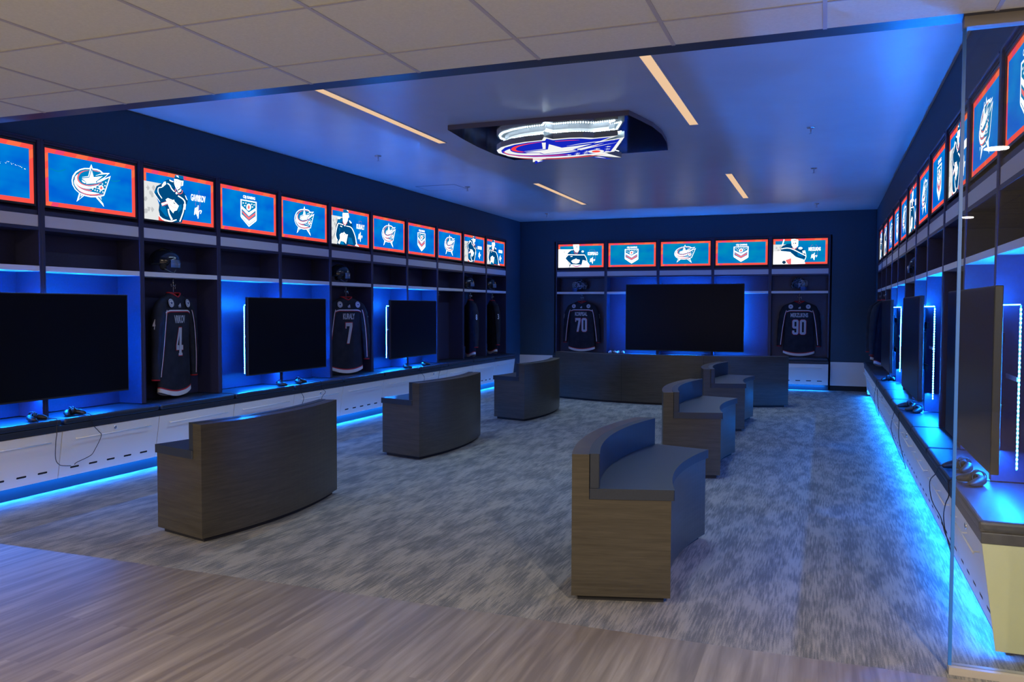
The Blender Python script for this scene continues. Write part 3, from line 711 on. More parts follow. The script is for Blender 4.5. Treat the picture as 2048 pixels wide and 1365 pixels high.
# ------------------------------------------------------------------ televisions
led = E_('blue_led_beads', (*BLUE, 1), P_TV*46)
def bead_line(mb, a, b, n_dir, step=.0195):
    a, b, n_dir = Vector(a), Vector(b), Vector(n_dir)
    L = (b-a).length; k = int(L/step); d = (b-a)/L
    side = d.cross(n_dir)
    for i in range(k):
        c = a+d*(step*(i+.5))+n_dir*.0022
        h = .0030; vs = []
        for sx in (-1, 1):
            for sy_ in (-1, 1):
                for sz in (0, 1): vs.append(c+d*h*sx+side*h*sy_+n_dir*(.0032*sz))
        mb.add(vs, [(0, 1, 3, 2), (4, 6, 7, 5), (0, 4, 5, 1), (2, 3, 7, 6), (0, 2, 6, 4), (1, 5, 7, 3)], 1)
def make_tv(wd, ht, strip_w, strip_h, strip_z, depth=.12):
    """local: x right, y into the wall, z up; origin at floor below its centre, y=0 at locker front plane"""
    r = thing('television', '', 'television')
    z0 = .735 if wd < 2 else .655
    m = MB(); m.box((-wd/2, -depth, z0), (wd/2, -depth+.034, z0+ht)); m.build('frame', 'tvback', r, bevel=.004)
    m = MB(); m.box((-wd/2+.009, -depth-.0012, z0+.014), (wd/2-.009, -depth+.002, z0+ht-.009)); m.build('screen', 'tvface', r)
    m = MB(); zc = z0+ht/2
    m.box((-wd*.34, -depth+.034, zc-ht*.34), (wd*.34, -depth+.060, zc+ht*.30)); m.build('back_housing', 'tvback', r, bevel=.008)
    m = MB()
    m.box((-.22, -depth+.060, zc-.12), (.22, -.016, zc+.12)); m.box((-.30, -.016, zc-.20), (.30, -.001, zc-.15)); m.box((-.30, -.016, zc+.15), (.30, -.001, zc+.20)); m.box((-.05, -.016, zc-.2), (.05, -.001, zc+.2))
    m.build('wall_bracket', 'tvback', r)
    m = MB(); y = -.004; a, b = strip_w/2, strip_z; c = strip_z+strip_h
    for p0, p1, n in (((-a, y, b), (-a, y, c), (-1, 0, 0)), ((a, y, b), (a, y, c), (1, 0, 0)), ((-a, y, c), (a, y, c), (0, 0, 1))) :
        p0, p1, n = Vector(p0), Vector(p1), Vector(n); d = (p1-p0).normalized(); sd = d.cross(n)
        vs = [q+sd*.0035*s_+n*.002*t for q in (p0, p1) for s_ in (-1, 1) for t in (0, 1)]
        m.add(vs, [(0, 1, 3, 2), (4, 6, 7, 5), (0, 4, 5, 1), (2, 3, 7, 6), (0, 2, 6, 4), (1, 5, 7, 3)], 0)
        bead_line(m, p0, p1, n)
    for sx in (-1, 1):   # small arms carrying the strip loop
        m.box((min(sx*a, sx*.4), y-.008, zc-.01), (max(sx*a, sx*.4), y-.0035, zc+.01))
    m.build('light_strip', ['white', led], r)
    return r
tv0 = make_tv(1.46, .83, 1.285, .730, .748)
tvn = {('L', 0): 'large black television on the left wall nearest the opening', ('L', 3): 'black television on the left wall between the two jersey lockers', ('L', 6): 'farthest black television on the left wall',
       ('R', 10): 'black television on the right wall behind the glass pane', ('R', 7): 'middle black television on the right wall', ('R', 4): 'farthest black television on the right wall'}
for (wl, k), lab in tvn.items():
    fn, rz = WALL[wl]; place(tv0, 'tv', fn(k*P), rz, lab, 'wall televisions')
tvb = make_tv(2.20, 1.26, 2.0, 1.02, .78, .15); tvb.location = WALL['B'][0](2.5*P); tvb['label'] = 'extra large black television in the middle of the back wall'; tvb['group'] = 'wall televisions'

# ------------------------------------------------------------------ curved benches
def arc_prism(mb, Ra, Rb, th, z0, z1, n=28, mi=0, ext=0.0):
    """arc opening to +x, chord centre at origin of outer arc corner line"""
    pts = []
    for k in range(n+1):
        a = -th+2*th*k/n; pts.append((Rb, a))
    outer = [(-Rb*math.cos(a), Rb*math.sin(a)) for _, a in pts]
    inner = [(-Ra*math.cos(a), Ra*math.sin(a)) for _, a in reversed(pts)]
    if ext:
        def push(p, a, sg): return (p[0]+sg*ext*math.sin(a)*1.0, p[1]+sg*ext*math.cos(a))
        outer[0] = push(outer[0], -th, -1); outer[-1] = push(outer[-1], th, 1)
        inner[0] = push(inner[0], th, 1); inner[-1] = push(inner[-1], -th, -1)
    mb.prism(outer+inner, z0, z1, 'z', mi)
def make_bench(Ro, th, H=.738, depth=.487, segs=1):
    r = thing('curved_bench', '', 'bench')
    cx = Ro*math.cos(th); n = 28 if segs == 1 else 40
    def bld(mb, name, mat, bevel=0, seg=2):
        mb.v = [(x+cx, y, z) for x, y, z in mb.v]; return mb.build(name, mat, r, bevel=bevel, seg=seg)
    m = MB(); arc_prism(m, Ro-.085, Ro, th, .03, H, n)
    bld(m, 'back_panel', 'wood')
    m = MB(); arc_prism(m, Ro-depth, Ro-.085, th, .03, .517, n); bld(m, 'seat_base', 'wood')
    m = MB(); arc_prism(m, Ro-depth+.03, Ro-.03, th-.012, 0, .03, n); bld(m, 'toe_kick', 'toe')
    m = MB(); arc_prism(m, Ro-depth-.017, Ro-.0857, th+.003, .5175, .570, n); bld(m, 'seat_cushion', 'vinyl_seat', .008, 3)
    m = MB(); arc_prism(m, Ro-.138, Ro-.0857, th-.001, .5705, H+.003, n); bld(m, 'back_cushion', 'vinyl_seat', .008, 3)
    if segs > 1:
        m = MB()
        for k in range(1, segs):
            a = -th+2*th*k/segs; arc = [(-(Ro+.0006)*math.cos(a+d), (Ro+.0006)*math.sin(a+d)) for d in (-.0005, .0005)]
            m.add([(arc[0][0], arc[0][1], .03), (arc[1][0], arc[1][1], .03), (arc[1][0], arc[1][1], H), (arc[0][0], arc[0][1], H)], [(0, 1, 2, 3)])
        bld(m, 'panel_seam', 'toe')
    return r
cb = make_bench(2.84, math.radians(15.5))
spots = [(-3.570, 4.850, PI, 'curved wooden bench nearest the opening on the left, back turned to us'), (-3.610, 7.865, PI, 'second curved wooden bench of the left row, in the middle'), (-3.590, 10.79, PI, 'farthest curved bench of the left row, by the long bench'),
         (-1.159, 4.700, 0, 'largest curved bench in the right foreground with seat facing right'), (-1.285, 7.89, 0, 'second curved bench of the right row, behind the foreground one'), (-1.340, 10.81, 0, 'farthest curved bench of the right row, against the long bench')]
for x, y, rz, lab in spots: place(cb, 'cb', (x, y, 0), rz, lab, 'curved benches in the middle of the room')
lb = make_bench(4.0, math.radians(26.8), .752, .50, 3); lb.location = (-2.29, 12.935, 0); lb.rotation_euler = (0, 0, PI/2)
lb['label'] = 'long curved wooden bench in front of the big back television'; lb['group'] = 'curved benches in the middle of the room'

# ------------------------------------------------------------------ jerseys, hangers, hooks
M['jersey'] = noise_mat('navy_jersey_fabric', [(0.35, (.010, .012, .022, 1)), (0.65, (.018, .021, .036, 1))], (1, 1, 1), 0.8, nscale=9, spec=0.25)
M['jred'] = M_('jersey_red', (.42, .012, .025, 1), 0.7)
M['jwhite'] = M_('jersey_white', (.62, .63, .70, 1), 0.7)
M['jsilver'] = M_('jersey_silver', (.45, .47, .55, 1), 0.6)
M['jblue'] = M_('patch_blue', (.03, .06, .18, 1), 0.7)
def interp(tab, t):
    for (a, va), (b, vb) in zip(tab, tab[1:]):
        if t <= b: u = (t-a)/(b-a); return va+(vb-va)*u
    return tab[-1][1]
A_T = [(0, .275), (.12, .270), (.45, .252), (.70, .256), (.80, .262), (.86, .255), (.90, .225), (.925, .165), (.945, .110), (.96, .085)]
B_T = [(0, .055), (.12, .050), (.45, .052), (.70, .060), (.84, .058), (.90, .048), (.96, .040)]
def body_y(x, z):
    a, b = interp(A_T, z), interp(B_T, z)
    t = min(abs(x)/max(a, .01), .999); f = .0035*math.sin(x*42+z*4)+.003*math.sin(x*25-z*9)
    return -b*(1-t**2.6)**(1/2.6)+f*(1-t)*.9
def ring_q(a, b): return [[a[i], a[(i+1) % len(a)], b[(i+1) % len(b)], b[i]] for i in range(len(a))]
def octa(x0, x1, y0, y1, cx_, cy2): return [(x0+cx_, y0), (x1-cx_, y0), (x1, y0+cy2), (x1, y1-cy2), (x1-cx_, y1), (x0+cx_, y1), (x0, y1-cy2), (x0, y0+cy2)]
DIG = {'7': [[(0, 1), (0, .72), (.16, .72), (.16, .83), (.62, .83), (.62, 1)], [(.62, 1), (.62, .83), (.24, 0), (.60, 0), (1, .82), (1, 1)]],
       '4': [[(.5, 1), (.5, .70), (.27, .37), (.5, .37), (.5, .2), (0, .2), (0, .38), (.40, 1)], [(.5, 1), (.8, 1), (.8, .37), (1, .37), (1, .2), (.8, .2), (.8, .09), (.9, .09), (.9, 0), (.4, 0), (.4, .09), (.5, .09)]],
       '0': ring_q(octa(0, 1, 0, 1, .22, .09), octa(.34, .66, .15, .85, .06, .03)),
       '9': ring_q(octa(0, 1, .40, 1, .22, .09), octa(.34, .66, .54, .86, .06, .03))+[[(.66, .5), (.66, .18), (.58, .14), (.42, .14), (.34, .18), (.34, .27), (0, .27), (0, .1), (.22, 0), (.78, 0), (1, .1), (1, .5)]]}
def put_digits(mb, num, x, z, w_, h_, mi, fn, grow=0.0):
    n = len(num); gap = .022; dw = (w_-gap*(n-1))/n
    for k, ch in enumerate(num):
        for q in DIG[ch]:
            pts = []
            for a, b in q: pts.append((x+k*(dw+gap)+a*dw+(a-.5)*2*grow, z+b*h_+(b-.5)*2*grow))
            tri = tessellate_polygon([[Vector((p[0], p[1], 0)) for p in pts]]); fs = []
            for t in tri:
                a, b, c = [pts[i] for i in t]; cr = (b[0]-a[0])*(c[1]-a[1])-(b[1]-a[1])*(c[0]-a[0])
                if abs(cr) > 1e-10: fs.append(tuple(t) if cr > 0 else tuple(reversed(t)))
            mb.add([fn(*p) for p in pts], fs, mi)
def make_jersey(name, num, label, group, loc, rz):
    r = thing('jersey', label, 'jersey', loc, rz, group)
    zs = [0, .016, .040, .052, .10, .18, .26, .34, .42, .5, .58, .66, .72, .76, .80, .84, .87, .90, .915, .93, .945, .96]
    n = 64; rings = []
    for j, z in enumerate(zs):
        a, b = interp(A_T, z), interp(B_T, z); ring = []
        for k in range(n):
            t = 2*PI*k/n; c_, s_ = math.cos(t), math.sin(t)
            x = a*math.copysign(abs(c_)**.8, c_)
            y = b*math.copysign((1-min(abs(x)/a, 1)**2.6)**(1/2.6), s_)
            y += (.0035*math.sin(x*42+z*4)+.003*math.sin(x*25-z*9))*(1-abs(x)/a)*.9*(1 if s_ < 0 else .5)
            dip = .055*(1-min(abs(x)/.275, 1)**2)-.02 if z < .4 else 0
            zz = z-dip*(1-z/.4) if z < .4 else z
            neck = -.04*(1-abs(x)/a)**1 if z > .94 and s_ < 0 else 0
            ring.append((x, y, zz+neck))
        rings.append(ring)
    m = MB(); m.loft(rings, 0, True, False, True, None, lambda j, q: (1 if j in (0, 1) else (2 if j == 2 else 0)))
    m.build('torso', ['jersey', 'jwhite', 'jred'], r)
    # neck collar
    m = MB(); top = rings[-1]; m.tube([Vector(p) for p in top]+[Vector(top[0]), Vector(top[1])], .008, 8, 0, False); m.build('collar', 'jred', r)
    # sleeves
    for sg in (-1, 1):
        path = [(sg*.170, 0, .875), (sg*.235, -.004, .835), (sg*.278, -.010, .74), (sg*.305, -.016, .58), (sg*.326, -.018, .38), (sg*.338, -.014, .22), (sg*.342, -.012, .135)]
        rad = [.050, .072, .080, .074, .064, .054, .050]
        pth = catmull([(*p, q) for p, q in zip(path, rad)], 4)
        rr = []
        for i, (x, y, z, q) in enumerate(pth):
            p0 = Vector(pth[max(i-1, 0)][:3]); p1 = Vector(pth[min(i+1, len(pth)-1)][:3]); t = (p1-p0).normalized()
            v = Vector((0, 1, 0)); u = v.cross(t).normalized()
            w_ = t.cross(u)
            rr.append([Vector((x, y, z))+u*q*math.cos(2*PI*k/20)*(.8+.05*math.sin(i*1.7))+w_*q*math.sin(2*PI*k/20)*.72*(1+.06*math.sin(i*2.1+k)) for k in range(20)])
        m = MB(); m.loft(rr, 0, True, True, True, None, lambda j, q: (1 if j >= len(rr)-2 else 0)); sl = m.build('sleeve', ['jersey', 'jred'], r)
        # pin stripe down the front of the sleeve
        m = MB()
        for off, mi, wd in ((0, 0, .010), (.009, 1, .005)):
            st = []
            for i, (x, y, z, q) in enumerate(pth):
                if z < .15 or z > .80: continue
                st.append((x-sg*q*.45-sg*off*.0+off, y-q*.72*.94-.004, z, wd))
            for a, b in zip(st, st[1:]):
                m.add([(a[0]-a[3]/2, a[1], a[2]), (a[0]+a[3]/2, a[1], a[2]), (b[0]+b[3]/2, b[1], b[2]), (b[0]-b[3]/2, b[1], b[2])], [(0, 3, 2, 1)], mi)
        m.build('sleeve_stripe', ['jwhite', 'jred'], sl)
        if num:
            m = MB(); wd = .028*len(num)
            zc = .66; i = min(range(len(pth)), key=lambda i: abs(pth[i][2]-zc)); x, y, z, q = pth[i]
            put_text(m, num, -wd/2, zc-.045, wd, .095, 0, 0, .02, fn=lambda u, v: (x+sg*(q*.86+.002+(.66-v)*.10), y+sg*u, v))
            if sg < 0: pass
            m.build('sleeve_number', 'jwhite', sl)
        # shoulder patch
        m = MB(); c_ = (sg*.150, .862)
        fn = lambda x, z: (x, body_y(x, min(z, .93))-.015-.10*max(0, abs(x)-.15), z)
        for rad_, mi in ((.040, 0), (.033, 1), (.028, 0)):
            d = disc(c_[0], c_[1], rad_, rad_, 18); m.add([Vector(fn(*p))+Vector((0, -.0012*(3 if rad_ < .03 else (2 if rad_ < .035 else 1)), 0)) for p in d], [tuple(range(18))], mi)
        d = star_pts(c_[0], c_[1], .022); d = [(a, 2*c_[1]-b) for a, b in d]
        tri = tessellate_polygon([[Vector((p[0], p[1], 0)) for p in d]]); m.add([Vector(fn(*p))+Vector((0, -.006, 0)) for p in d], [tuple(t) for t in tri], 1)
        m.build('shoulder_patch', ['jwhite', 'jblue'], r)
    # yoke stripe
    m = MB()
    def fr(x, z, o=.004): return (x, body_y(x, z)-o, z)
    xs = [-.245+.49*k/24 for k in range(25)]
    zf = lambda x: .790-(.035*max(0, (abs(x)-.15)/.095)**1.5)
    for off, wd, mi in ((.0, .013, 0), (-.012, .008, 1)):
        vs = [fr(x, zf(x)+off+s_*wd/2) for x in xs for s_ in (-1, 1)]
        m.add(vs, [(2*i, 2*i+2, 2*i+3, 2*i+1) for i in range(24)], mi)
    m.build('yoke_stripe', ['jwhite', 'jred'], r)
    # three bar triangle mark under the collar
    m = MB()
    for k, (x, h_) in enumerate(((-.012, .010), (.001, .019), (.014, .030))):
        m.add([fr(x-.005, .832), fr(x+.007, .832), fr(x+.007-.004, .832+h_), fr(x-.005-.006, .832+h_*.9)], [(0, 1, 2, 3)])
    m.add([fr(-.018, .822), fr(.021, .822), fr(.021, .828), fr(-.018, .828)], [(0, 1, 2, 3)])
    m.build('maker_mark', 'jsilver', r)
    if name:
        m = MB(); wd = {6: .20, 8: .25, 10: .30}[len(name)]
        put_text(m, name, -wd/2, .668, wd, .078, 0, 0, .032, fn=lambda x, z: fr(x, z, .005)); m.build('name_lettering', 'jsilver', r)
        wd = .115 if len(num) == 1 else .235
        m = MB(); put_digits(m, num, -wd/2, .355, wd, .270, 0, lambda x, z: fr(x, z, .0045), .007); put_digits(m, num, -wd/2, .355, wd, .270, 1, lambda x, z: fr(x, z, .0065))
        m.build('back_number', ['jred', 'jsilver'], r)
    return r
def make_hanger(loc, rz, label):
    m = MB()
    m.tube([(-.19, 0, -.055), (0, 0, .03), (.19, 0, -.055), (-.19, 0, -.055)], .0028, 6)
    hk = [(0, 0, .03), (0, 0, .075)]+[(.018-.018*math.cos(t), 0, .095+.020*math.sin(t)) for t in [PI*k/8*1.25 for k in range(0, 9)]]
    m.tube(hk, .0025, 6)
    o = m.build('clothes_hanger', 'steel', loc=loc, rz=rz); return tag(o, label, 'hanger', 'wire hangers in the lockers')
def make_hook(wl, s, dd, label):
    fn, rz = WALL[wl]; m = MB(); T = Matrix.Translation((0, dd, 1.736))
    m.box((-.012, -.012, -.004), (.012, .012, 0), 0, T); m.tube([(0, 0, 0), (0, 0, -.085)], .004, 8, 0, True, T)
    for sg in (-1, 1):
        m.tube([(0, 0, -.075), (sg*.028, 0, -.078), (sg*.030, 0, -.055)], .003, 6, 0, True, T)
    m.tube([(0, 0, -.080), (0, -.024, -.083), (0, -.026, -.062)], .003, 6, 0, True, T)
    o = m.build('coat_hook', 'chrome', loc=fn(s), rz=rz); return tag(o, label, 'hook', 'coat hooks under the locker shelves')
JD = [('L', 1, 'VRIKOV', '4', .22, .01, 1, .13, 'black hockey jersey with a four on its back, nearest one on the left wall'), ('L', 4, 'KURALY', '7', -.40, -.02, .93, .085, 'black hockey jersey with a seven on its back, middle of the left wall'),
      ('L', 8, None, '8', .75, -.15, .76, .03, 'black jersey turned sideways showing an eight on its sleeve'), ('L', 9, None, '3', .75, -.15, .76, .03, 'black jersey turned sideways showing a three on its sleeve'),
      ('B', 0, 'KORPISAL', '70', 0.0, 0, 1, .13, 'black jersey with seventy on its back, left of the back television'), ('B', 4, 'MERZLIKINS', '90', 0.06, 0, 1, .13, 'black jersey with ninety on its back, right of the back television'),
      ('R', 0, None, None, -.75, 0, .76, .03, 'dark jersey in the farthest right wall locker'), ('R', 1, None, None, -.75, 0, .76, .03, 'dark jersey in the second farthest right wall locker')]
for wl, i, nm, num, tw, ds, sx, dd, lab in JD:
    fn, rz = WALL[wl]; s_ = (i+.5)*P+ds; rot = rz+tw
    jr = make_jersey(nm, num, lab, 'hockey jerseys hanging in the lockers', fn(s_, -dd, .635), rot); jr.scale = (sx, 1, 1)
    tail = lab.split(' jersey ')[1]
    make_hanger(fn(s_, -dd, 1.555), rot, 'wire hanger, jersey '+tail).scale = (sx, 1, 1)
    make_hook(wl, s_, dd, 'small hook, jersey '+tail)
make_hook('L', 7.3*P, .13, 'small empty metal hook in the empty left wall locker'); make_hook('R', 2.5*P, .13, 'small metal hook in the empty far right wall locker')

# ------------------------------------------------------------------ helmets and goalie masks
M['shell'] = M_('helmet_shell', (.010, .014, .028, 1), 0.12, spec=.7)
M['visor'] = M_('visor_plastic', (.10, .14, .20, 1), 0.08, spec=.8)
M['cage'] = M_('cage_wire', (.6, .62, .68, 1), 0.3, metal=.8)
M['maskpaint'] = noise_mat('painted_mask', [(0.42, (.01, .015, .03, 1)), (0.5, (.25, .28, .36, 1)), (0.56, (.02, .03, .07, 1))], (1, 1, 1), 0.2, nscale=14, detail=1)
def dome(mb, rx, ry, rz_, z0, T=None, n=28, m_=14, mi=0, front_cut=0.0, a1=PI*.60):
    rings = []
    for j in range(m_+1):
        a = a1*(1-j/m_)+.001
        ring = []
        for k in range(n):
            t = 2*PI*k/n; x = rx*math.sin(a)*math.cos(t); y = ry*math.sin(a)*math.sin(t); z = z0+rz_*math.cos(a)
            if front_cut and y > ry*.35 and z < z0+front_cut: z = z0+front_cut
            ring.append((x, y, z))
        rings.append(ring)
    mb.loft(rings, mi, True, True, True, T)
def make_helmet():
    """faces +y"""
    r = thing('hockey_helmet', '', 'helmet')
    m = MB(); dome(m, .105, .138, .118, .115, front_cut=.01); o = m.build('shell', 'shell', r)
    m = MB()
    for sg in (-1, 1):
        m = MB(); m.lathe([(0, -.004), (.030, -.004), (.030, .002), (.024, .006), (.0, .007)], 18, 0, Matrix.Translation((sg*.097, -.012, .062)) @ Matrix.Rotation(sg*PI/2, 4, 'Y')); m.build('ear_guard', 'toe', r)
    m = MB()
    for k in range(3): m.tube([(-.045+.045*k, -.10, .178), (-.045+.045*k, -.02, .236-abs(k-1)*.012), (-.045+.045*k, .07, .214-abs(k-1)*.012)], .007, 6)
    m.build('vent_ridge', 'black', r)
    m = MB(); rr = []
    for z, s in ((.052, 1.10), (.085, 1.13), (.125, 1.08)):
        rr.append([(.112*s*math.sin(t), .128*s*math.cos(t), z) for t in [-1.15+2.3*k/16 for k in range(17)]])
    m.loft(rr, 0, False, False, True); m.build('visor', 'visor', r)
    m = MB(); m.tube([(-.100, .0, .04), (-.06, .06, .007), (0, .085, .008), (.06, .06, .007), (.100, .0, .04)], .005, 6); m.tube([(-.03, .085, .008), (-.035, .10, .035), (.035, .10, .035), (.03, .085, .008)], .004, 6)
    m.build('chin_strap', 'visor', r)
    m = MB()
    m.add([(-.05, .139, .105), (.05, .139, .105), (.048, .134, .122), (-.048, .134, .122)], [(0, 1, 2, 3)]); m.add([(p[0]*.4, .1405, .04+p[1]) for p in []], []) if False else None
    m.build('front_band', 'jsilver', r)
    return r
def make_mask():
    r = thing('goalie_mask', '', 'helmet')
    m = MB(); dome(m, .115, .145, .13, .115, n=30, a1=PI*.66)
    m.build('shell', 'maskpaint', r)
    m = MB(); f = lambda x, z: .150*math.sqrt(max(0, 1-(x/.125)**2-((z-.12)/.15)**2))+.022
    for x in (-.055, -.028, 0, .028, .055): m.tube([(x+.02*(t-.5)*(1 if x > 0 else -1), f(x, z), z) for t, z in [(k/6, .075+.11*k/6) for k in range(7)]], .0028, 6)
    for z in (.072, .105, .14, .175, .19): m.tube([(x, f(x, z), z) for x in [-.075+.15*k/8 for k in range(9)]], .0028, 6)
    m.build('cage', 'cage', r)
    m = MB(); rr = [[(.07*s*math.sin(t), .09+.095*s*math.cos(t), z) for t in [-1.3+2.6*k/12 for k in range(13)]] for z, s in ((.0, .8), (.03, 1.0), (.07, 1.08))]
    m.loft(rr, 0, False, False, True); m.build('chin_guard', 'jblue', r)
    return r
hel = make_helmet(); msk = make_mask()
for wl, i, off, tw, lab in (('L', 1, -.12, -2.4, 'glossy dark helmet on the left wall shelf nearest the opening'), ('L', 4, -.14, -2.4, 'glossy dark helmet on the shelf midway along the left wall'),
                            ('L', 8, -.14, -2.6, 'small dark helmet above the jersey with an eight on its sleeve'), ('L', 9, -.12, -2.6, 'small dark helmet in the last left wall locker'),
                            ('R', 5, 0, 2.4, 'dark helmet on the shelf of the right wall locker between televisions')):
    fn, rz = WALL[wl]; place(hel, 'hel', fn((i+.5)*P+off, -.112, 1.7805), rz+tw, lab, 'player helmets on the locker shelves')
for i, tw, lab in ((0, 2.3, 'painted goalie mask with a wire cage at the left of the back wall'), (4, -2.3, 'painted goalie mask with a wire cage at the right of the back wall')):
    fn, rz = WALL['B']; place(msk, 'msk', fn((i+.5)*P-.02, -.108, 1.7805), rz+tw, lab, 'goalie masks on the back wall shelves')

# ------------------------------------------------------------------ game controllers with cords
def make_pad(mat='black'):
    """grips towards -y"""
    r = thing('game_controller', '', 'controller')
    m = MB()
    m.tube([(-.0705, -.066, .015), (-.070, -.060, .016), (-.066, -.035, .020), (-.052, -.004, .026), (-.03, .016, .028), (0, .020, .028), (.03, .016, .028), (.052, -.004, .026), (.066, -.035, .020), (.070, -.060, .016), (.0705, -.066, .015)],
           [.004, .012, .019, .024, .024, .022, .024, .024, .019, .012, .004], 14, 0, True, None, 1.0)
    m.build('shell', mat, r)
    for x, y in ((-.022, -.004), (.022, -.004)):
        m = MB(); m.lathe([(.006, .040), (.006, .052), (.010, .054), (.010, .058), (.0, .059)], 12, 0, Matrix.Translation((x, y, 0))); m.build('thumb_stick', 'black', r)
    m = MB()
    for k in range(5):
        a = k*.9; rx, rz_ = .026+.003*(k % 3), .034+.004*(k % 2)
        m.tube([(.006*math.sin(a*2)+(.012*math.sin(t+a)), .012+rx*1.15*math.cos(t), .036+rz_*math.sin(t)*.95) for t in [2*PI*q/18 for q in range(19)]], .0026, 6, 0, False)
    m.build('wound_cord', 'wire', r)
    return r
pad = make_pad(); padw = make_pad('white')
zt = .578
PADS = [(-5.69, 4.69, 1.9, 'game controller at the near end of the left bench, nearest the opening'), (-5.70, 5.05, 1.4, 'game controller on the left bench beside the nearest one, towards the jersey'),
        (-5.69, 7.80, 2.3, 'left one of two controllers below the middle left television'), (-5.70, 8.165, 1.8, 'right one of two controllers below the middle left television'),
        (-5.69, 10.79, 2.4, 'left one of two controllers below the farthest left television'), (-5.70, 11.40, 1.6, 'right one of two controllers below the farthest left television'),
        (.745, 11.12, -.2, 'controller on the right bench below the farthest right television'), (.72, 8.15, -.9, 'farther one of two controllers below the middle right television'),
        (.745, 7.84, -1.2, 'nearer one of two controllers below the middle right television'), (.715, 5.10, -1.0, 'farther one of two controllers behind the glass pane'), (.725, 4.72, -1.3, 'nearer one of two controllers behind the glass pane')]
for x, y, rz, lab in PADS: place(pad, 'pad', (x, y, zt), rz, lab, 'wired game controllers on the benches')
for x, lab in ((-3.88, 'left pale controller on the back bench beside the big television'), (-3.72, 'right pale controller on the back bench beside the big television')):
    place(padw, 'padw', (x, 15.98, zt), PI*.0, lab, 'pale game controllers on the back bench')
# cords hanging over the bench edges, each lies on the cabinet front
def front_x(wl, z):
    d = .192+.004 if z > .478 else (.175-(.479-z)*(.057/.379)+.034)
    return XL+d if wl == 'L' else XR-d
def cord(wl, pts, start, label):
    q = [start]+[(front_x(wl, z), y, z) for y, z in pts]
    m = MB(); m.tube(catmull(q, 4), .0028, 6); tag(m.build('cord', 'wire'), label, 'cord', 'controller cords hanging over the benches')
cord('L', [(4.80, .585), (4.80, .52), (4.79, .47), (4.788, .404), (4.80, .273), (4.841, .218), (4.891, .201), (4.951, .190)], (-5.66, 4.76, .583), 'thin dark cord hanging from the nearest left controller')
cord('L', [(5.12, .585), (5.14, .50), (5.195, .434), (5.225, .392), (5.172, .284), (5.131, .241), (5.004, .209), (4.985, .193)], (-5.66, 5.09, .583), 'thin dark cord looping from the second left controller')
cord('L', [(8.02, .585), (8.03, .5), (8.08, .42), (8.06, .34), (8.05, .25)], (-5.66, 7.85, .583), 'thin cord below the middle left television, left strand')
cord('L', [(8.42, .585), (8.45, .5), (8.52, .45), (8.46, .40), (8.46, .33)], (-5.66, 8.22, .583), 'thin cord below the middle left television, right strand')
cord('L', [(11.05, .585), (11.06, .50), (11.16, .42), (11.14, .33)], (-5.66, 10.84, .583), 'thin cord below the farthest left television, left strand')
cord('L', [(11.7, .585), (11.72, .50), (11.66, .44), (11.66, .36)], (-5.66, 11.45, .583), 'thin cord below the farthest left television, right strand')
cord('R', [(5.18, .585), (5.30, .52), (5.56, .42), (5.60, .30), (5.20, .29), (5.08, .232), (4.95, .222), (4.80, .20)], (.665, 5.14, .583), 'dark cord hanging from the farther controller behind the glass')
cord('R', [(4.76, .585), (4.78, .50), (4.82, .45), (5.02, .34), (5.05, .25), (4.93, .18), (4.90, .12)], (.665, 4.70, .583), 'dark cord hanging from the nearer controller behind the glass')
cord('R', [(8.25, .585), (8.42, .50), (8.95, .30), (8.75, .20), (8.2, .16), (7.8, .15)], (.67, 8.18, .583), 'dark cord from the farther middle right controller')
cord('R', [(7.9, .585), (7.86, .5), (7.95, .34), (7.80, .22), (7.6, .13)], (.67, 7.86, .583), 'dark cord from the nearer middle right controller')
cord('R', [(11.15, .585), (11.3, .50), (12.0, .28), (11.8, .15), (11.3, .13), (11.1, .3), (11.05, .48)], (.67, 11.13, .583), 'dark cord looping from the farthest right controller')

# ------------------------------------------------------------------ ceiling fittings
lampm = E_('warm_diffuser', lin(236, 196, 158), 1.0)
lm = thing('linear_light', '', 'ceiling light')
m = MB(); x, y = .048, 1.262
for a, b in (((-x, -y, -.006), (-.040, y, -.001)), ((.040, -y, -.006), (x, y, -.001)), ((-.040, -y, -.006), (.040, -1.252, -.001)), ((-.040, 1.252, -.006), (.040, y, -.001))): m.box(a, b)
m.build('frame', 'light_lam', lm)
m = MB(); m.box((-.040, -1.252, -.004), (.040, 1.252, -.001)); m.build('diffuser', lampm, lm)
for x, y, lab in ((-3.80, 6.78, 'linear ceiling light at the near left of the room'), (-1.185, 6.78, 'linear ceiling light at the near right of the room'), (-3.80, 12.31, 'linear ceiling light at the far left of the room'), (-1.19, 12.35, 'linear ceiling light at the far right of the room')):
    place(lm, 'lm', (x, y, ZC), 0, lab, 'recessed linear ceiling lights')
    area('linear_fill', (x, y, ZC-.008), (0, 0, 0), .07, 2.45, P_LIN, (.48, .71, 1.0), math.radians(145))  # added fill under each fixture, bluer and stronger than its warm diffuser
sp_ = thing('sprinkler', '', 'sprinkler')
m = MB(); m.lathe([(0, -.001), (.040, -.001), (.036, -.010), (.014, -.013), (.0, -.013)], 18); m.build('escutcheon', 'chrome', sp_)
m = MB(); m.lathe([(.008, -.013), (.008, -.040), (.005, -.045), (.005, -.060), (.018, -.062), (.018, -.065), (0, -.066)], 14); m.build('head', 'steel', sp_)
